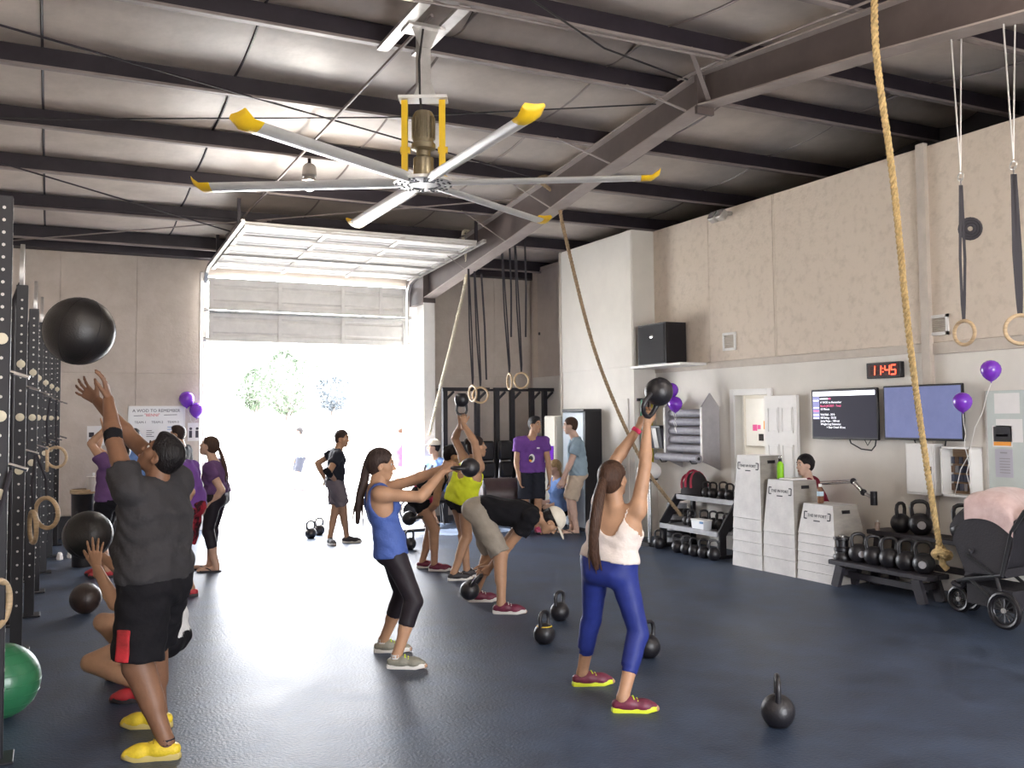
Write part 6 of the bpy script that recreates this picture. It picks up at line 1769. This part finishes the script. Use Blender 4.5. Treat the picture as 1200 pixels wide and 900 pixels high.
pink = person('woman in white tank top and blue leggings lifting a kettlebell overhead', 1.62, dict(
    footL=(686, 803, 6), footR=(734, 834, -2), flex=.998, pelvis=(714, 676, .0), neck=(724, 599, .02), head=(719, 562, .04), face=58, chest=60, look=(48, 12),
    wrR=(758, 498, .02), wrL=(747, 503, .16), epoleR=(330, -25), epoleL=(150, 10), raiseL=1, raiseR=1, fem=True, skin='tan', hair=('brown', 'pony'),
    tailw=1.55, tail=[(702, 582, -.10), (697, 615, -.13), (695, 645, -.12), (699, 665, -.10)], curl=62, handR=((10, 75), (110, 10)), handL=((10, 65), (20, 0)),
    shoes=(sh_mar, sh_neonsole, sh_neon), wear=[('leggings', c_navy, dict(len=.62, top=.75)), ('tank', c_white, dict(hem=-.005, e=.013, loose=.006, back=.055)),
    ('bandage', c_pink, dict(a='wrL', b='elL', t=(-.02, .10), r=(.019, .020), name='wristband'))]), 1.25)
held_kb(at(756, 484, 5.58), at(767, 467, 5.62), .086, 'black kettlebell held overhead by the woman in blue leggings', 1.2)

bent = person('man in cap and khaki shorts bent over swinging a kettlebell between his legs', 1.76, dict(
    footR=(590, 719, -4), footL=(560, 705, 4), flex=.955, pelvis=(565, 612, .0), neck=(628, 604, .0), head=(646, 611, .0), face=(0, -35), chest=(0, -88), look=(0, -66),
    wrR=(575, 664, -.05), wrL=(570, 662, .12), epoleR=(300, 10), epoleL=(60, 10), skin='tan', hair=('black', 'crop'), cap=c_cream,
    curl=60, handR=(None, (90, 0)), handL=(None, (270, 0)), shoes=(sh_mar, sh_wht, sh_wht), build=1.02,
    wear=[('shorts', c_khaki, dict(len=.95, flare=.016, e=.014, top=.5)), ('tee', c_black, dict(sleeve=.55, hem=-.02))]), 1.1)
held_kb(at(563, 675, 8.12), at(554, 687, 8.14), .085, 'black kettlebell swung back by the bent man in the cap')

lime = person('woman in lime tank top lifting a kettlebell overhead', 1.64, dict(
    footR=(534, 680, 15), footL=(549, 676, 20), pelvis=(541, 612, .0), neck=(552, 546, .0), head=(559, 524, .03), face=35, chest=40, look=(15, 10),
    wrR=(543, 497, -.05), wrL=(540, 497, .08), epoleR=(300, 0), epoleL=(120, 0), raiseL=1, raiseR=1, fem=True, build=1.08, skin='tan', hair=('dkbrown', 'bun'),
    curl=60, handR=((90, 80), (90, 0)), handL=((90, 80), (270, 0)), shoes=(sh_blk, sh_wht, sh_wht),
    wear=[('shorts', c_black, dict(len=.32, flare=.004, e=.008)), ('crop', c_mid, dict(hem=-.16, e=.006, loose=0)), ('tank', c_lime, dict(hem=.045, e=.014, loose=.02, scoop=.06, back=.06))]), 1.0)
held_kb(at(541, 485, 9.95), at(541, 466, 9.95), .078, 'black kettlebell held overhead by the woman in lime')

bw_ = person('woman in black top and shorts with pink waistband hinging at the hips', 1.62, dict(
    footR=(511, 669, -2), footL=(497, 665.5, 2), flex=.95, pelvis=(493, 592, .0), neck=(520, 556, .0), head=(530, 534, .0), face=(0, -25), chest=(0, -50), look=(8, -8),
    wrR=(500, 602, -.03), wrL=(497, 600, .1), epoleR=(300, 0), epoleL=(60, 0), fem=True, build=1.1, skin='tan', hair=('black', 'bun'), bunpos=(-.09, 0, .07),
    curl=60, handR=(None, (90, 0)), handL=(None, (270, 0)), shoes=(sh_mar, sh_wht, sh_red),
    wear=[('shorts', c_black, dict(len=.36, flare=.002, e=.007)), ('tank', c_black, dict(hem=-.05)), ('bandage', c_pink, dict(a='pel', b='waist', t=(.25, .75), r=(.098, .092), name='waistband', label='pink waistband')),
          ('bandage', c_pink, dict(a='neck', b='neck', t=(0, 0), r=(.001, .001), name='headband'))][:3]), 1.0)
held_kb(at(493, 606, 10.35), at(483, 607, 10.4), .080, 'grey kettlebell swung back by the woman with the pink waistband')

person('man in dark tee and grey shorts standing with hands on hips by the garage door', 1.70, dict(
    footL=(387, 638, 300), footR=(408, 636, -6), pelvis=(393, 571, .0), neck=(395, 528, .0), head=(401, 514, .0), face=15, look=(345, -4),
    wrL=(381, 562, .12), wrR=(393, 563, -.14), epoleL=(175, 10), epoleR=(250, -10), skin='tan', hair=('dkbrown', 'crop'), shoes=(sh_blk, sh_wht, sh_blk),
    wear=[('shorts', c_slate, dict(len=.85, flare=.02)), ('tee', c_ink, dict(sleeve=.5, hem=.02)), ('bandage', c_black, dict(a='elR', b='wrR', t=(-.35, .3), r=(.027, .027), name='arm_sleeve'))]), .85)

def emblem(o, d):
    p = d['chest']+d['cf']*(.088*d['S'])-d['cu']*.055*d['S']-d['cl']*.012
    q = d['cf'].to_track_quat('Z', 'Y').to_matrix()
    m = MB(); m.ball(p, .055, 14, 8, sc=(.8, 1.15, .12), R=q); a = m.build('emblem', M_white, o)
    MB().ball(p+d['cf']*.004-d['cl']*.012+d['cu']*.0, .040, 12, 8, sc=(.8, 1.0, .14), R=q).build('emblem_core', M_black, o)
    MB().ball(p+d['cf']*.006-d['cu']*.03-d['cl']*.02, .022, 10, 6, sc=(1, 1, .15), R=q).build('emblem_spot', M_orange, o)
    p2 = d['chest']+d['cf']*(.092*d['S'])+d['cu']*.03*d['S']+d['cl']*.045*d['S']
    MB().bar(p2-d['cl']*.02, p2+d['cl']*.02, .02, .012, up=d['cf']).build('chest_logo', M_white, o)
def small_logo(o, d):
    p2 = d['chest']+d['cf']*(.094*d['S'])+d['cu']*.03*d['S']+d['cl']*.04*d['S']
    MB().bar(p2-d['cl']*.022, p2+d['cl']*.022, .035, .012, up=d['cf']).build('chest_logo', M_white, o)
person('man in purple tee with a round emblem talking beside the tyre', 1.76, dict(
    footL=(630, 625, 285), footR=(615, 625, 250), pelvis=(623, 570, .0), neck=(623, 513, .0), head=(627, 498, -.03), face=275, look=(318, 0),
    wrR=(609, 562, -.08), wrL=(644, 562, -.08), epoleR=(150, -10), epoleL=(30, -10), handR=(None, (0, 0)), handL=(None, (180, 0)), skin='tan', hair=('black', 'short'), shoes=(sh_pnk, sh_blk, sh_pnk),
    wear=[('shorts', c_ink, dict(len=.95, flare=.03)), ('tee', c_purple, dict(sleeve=.52, hem=.03, print=emblem))]), .85)
person('man in light blue tee and sand shorts standing beside the fridge', 1.75, dict(
    footL=(674, 626, 188), footR=(669, 624.4, 182), pelvis=(677, 569, .0), neck=(675, 514, .0), head=(668, 499, .0), face=182, look=(182, -2),
    wrL=(659, 562, -.16), wrR=(662, 560, .2), epoleL=(10, -10), epoleR=(10, -10), build=1.08, skin='fair', hair=('brown', 'crop'), shoes=(sh_blk, sh_blk, sh_blk, 'sandal'),
    wear=[('shorts', c_tan, dict(len=.95, flare=.03)), ('tee', c_sky, dict(sleeve=.55, hem=.045, loose=.02))]), .85)
person('woman in plum tee and black capris looking up by the garage door', 1.63, dict(
    footL=(251, 670, 188), footR=(244, 667.5, 184), pelvis=(254, 597, .0), neck=(251, 542, .0), head=(245, 523, .0), face=178, look=(178, 20),
    wrL=(243, 593, -.14), wrR=(241, 588, .2), epoleL=(0, -20), epoleR=(0, -20), fem=True, build=1.12, skin='light', hair=('brown', 'pony'), tail=[(261, 538, 0), (264, 553, 0), (263, 568, 0)], shoes=(sh_blk, sh_blk, sh_blk, 'sandal'),
    wear=[('leggings', c_cap, dict(len=.5)), ('tee', c_plum, dict(sleeve=.45, hem=.0, print=small_logo))]), .95)
person('man in purple tee and red plaid shorts standing behind the ball thrower', 1.72, dict(
    footL=(221, 699, 184), footR=(214, 695.5, 178), pelvis=(219, 612, .0), neck=(209, 545, .03), head=(198, 528, .06), face=165, look=(170, 10),
    wrL=(207, 603, -.16), wrR=(204, 600, .2), epoleL=(0, -20), epoleR=(0, -20), handL=((200, -65), (90, 0)), build=1.1, skin='tan', hair=('black', 'crop'), shoes=(sh_red, sh_blk, sh_red),
    wear=[('shorts', c_red, dict(len=.95, flare=.035, e=.02)), ('tee', c_purple, dict(sleeve=.5, hem=.05, loose=.02))]), .95)
person('man in black shirt standing in front of the whiteboard', 1.68, dict(
    footL=(213, 640, 184), footR=(209, 638.5, 178), pelvis=(214, 577, .0), neck=(214, 525, .0), head=(208, 509, .0), face=182, look=(182, 0),
    wrL=(206, 570, -.1), wrR=(205, 568, .2), epoleL=(0, -20), epoleR=(0, -20), skin='tan', hair=('dkbrown', 'short'), shoes=(sh_blk, sh_wht, sh_wht),
    wear=[('shorts', c_slate, dict(len=.9)), ('tee', c_black, dict(sleeve=.6))]), .8)
person('person with cropped dark hair in blue tee reading the whiteboard', 1.66, dict(
    footL=(159, 636.5, 130), footR=(165, 636, 120), pelvis=(161, 575, .0), neck=(160, 527, .0), head=(157, 512, .0), face=140, look=(140, 5),
    wrL=(153, 570, 0), wrR=(170, 570, 0), skin='dark', hair=('black', 'crop'), shoes=(sh_blk, sh_wht, sh_wht),
    wear=[('shorts', c_slate, dict(len=.9)), ('tee', c_mid, dict(sleeve=.6))]), .8)
person('person in purple tee with red shoes reaching an arm up near the racks', 1.66, dict(
    footL=(124, 677, 182), footR=(119, 674.5, 178), pelvis=(128, 602, .0), neck=(130, 546, .03), head=(140, 530, .06), face=178, look=(165, 35),
    wrL=(126, 500, -.02), wrR=(122, 502, .2), epoleL=(180, -10), epoleR=(180, -10), raiseL=1, raiseR=1, skin='tan', hair=('black', 'crop'), shoes=(sh_red, sh_blk, sh_red),
    wear=[('shorts', c_black, dict(len=.8)), ('tee', c_plum, dict(sleeve=.4, print=small_logo))]), .9)
person('woman in purple tee standing outside the garage door', 1.60, dict(
    footL=(472, 600, 215), footR=(466, 599, 205), pelvis=(471, 553, .0), neck=(471, 519, .0), head=(470, 508, .0), face=205, look=(195, 0),
    wrL=(477, 552, -.05), wrR=(464, 552, -.05), fem=True, skin='fair', hair=('brown', 'pony'), tail=[(476, 512, .05), (478, 522, .05)], shoes=(sh_blk, sh_wht, sh_blk),
    wear=[('shorts', c_cream, dict(len=.5)), ('tee', c_purple, dict(sleeve=.5, hem=.03))]), .75)
q_ = at(511, 573, 15.0)
so = thing('low_stool', 'low black stool under the person in the cap', 'stool', (q_.x, q_.y, 0))
MB().lathe([(1e-4, .34), (.17, .34), (.18, .36), (.17, .385), (1e-4, .39)], (q_.x, q_.y, 0), 20).build('seat', M_blackpl, so)
for k in range(4):
    MB().tube([(q_.x+.16*math.cos(k*PI/2+.6), q_.y+.16*math.sin(k*PI/2+.6), 0), (q_.x+.11*math.cos(k*PI/2+.6), q_.y+.11*math.sin(k*PI/2+.6), .35)], .015, 8).build('leg', M_black, so)
person('person in blue tee and pale cap sitting by the column', 1.68, dict(
    footL=(505, 618, 235), footR=(511, 619, 240), D=15.0, pelvis=(511, 573, .0), neck=(511, 538, .0), head=(508, 524, .0), face=230, look=(190, 0),
    wrL=(512, 575, -.3), wrR=(503, 573, -.25), skin='light', hair=('black', 'crop'), cap=c_cream, shoes=(sh_blk, sh_wht, sh_blk),
    wear=[('shorts', c_slate, dict(len=.9)), ('tee', c_mid, dict(sleeve=.5))]), .75)
person('woman in dark red jacket seated behind the box stacks', 1.64, dict(
    footL=(7.62, 8.12, 116), footR=(7.70, 8.02, 116), world=True, D=10.28, pelvis=(949, 607, .0), neck=(948, 563, .0), head=(943, 545, -.02), face=114, chest=150, look=(196, -2),
    wrL=(934, 598, .12), wrR=(940, 600, .14), fem=True, skin='fair', hair=('black', 'bun'), bunpos=(-.10, 0, .03), shoes=(sh_blk, sh_wht, sh_blk),
    wear=[('leggings', c_black, dict(len=.9)), ('tee', c_maroon, dict(sleeve=.95, e=.016))]), .95)
person('seated person with blond hair in blue between the two talking men', 1.62, dict(
    footL=(641, 619, 205), footR=(646, 620, 205), D=14.1, pelvis=(655, 594, .0), neck=(653, 562, .0), head=(650, 548, .0), face=205, look=(195, -10),
    wrL=(645, 592, -.1), wrR=(640, 588, .0), fem=True, skin='light', hair=('blond', 'pony'), tail=[(656, 552, 0), (659, 564, 0)], shoes=(sh_pnk, sh_wht, sh_blk),
    wear=[('leggings', c_black, dict(len=.85)), ('tee', c_mid, dict(sleeve=.5))]), .75)
person('man in pale shirt walking far outside in the yard', 1.62, dict(
    footL=(355, 577, 200), footR=(349, 576, 200), pelvis=(352, 537, .0), neck=(351, 514, .0), head=(350, 506, .0), face=200, look=(190, 0),
    wrL=(357, 537, -.05), wrR=(347, 537, .05), skin='tan', hair=('black', 'crop'), shoes=(sh_blk, sh_wht, sh_blk),
    wear=[('shorts', c_ink, dict(len=.9)), ('tee', c_sky, dict(sleeve=.5))]), .6)
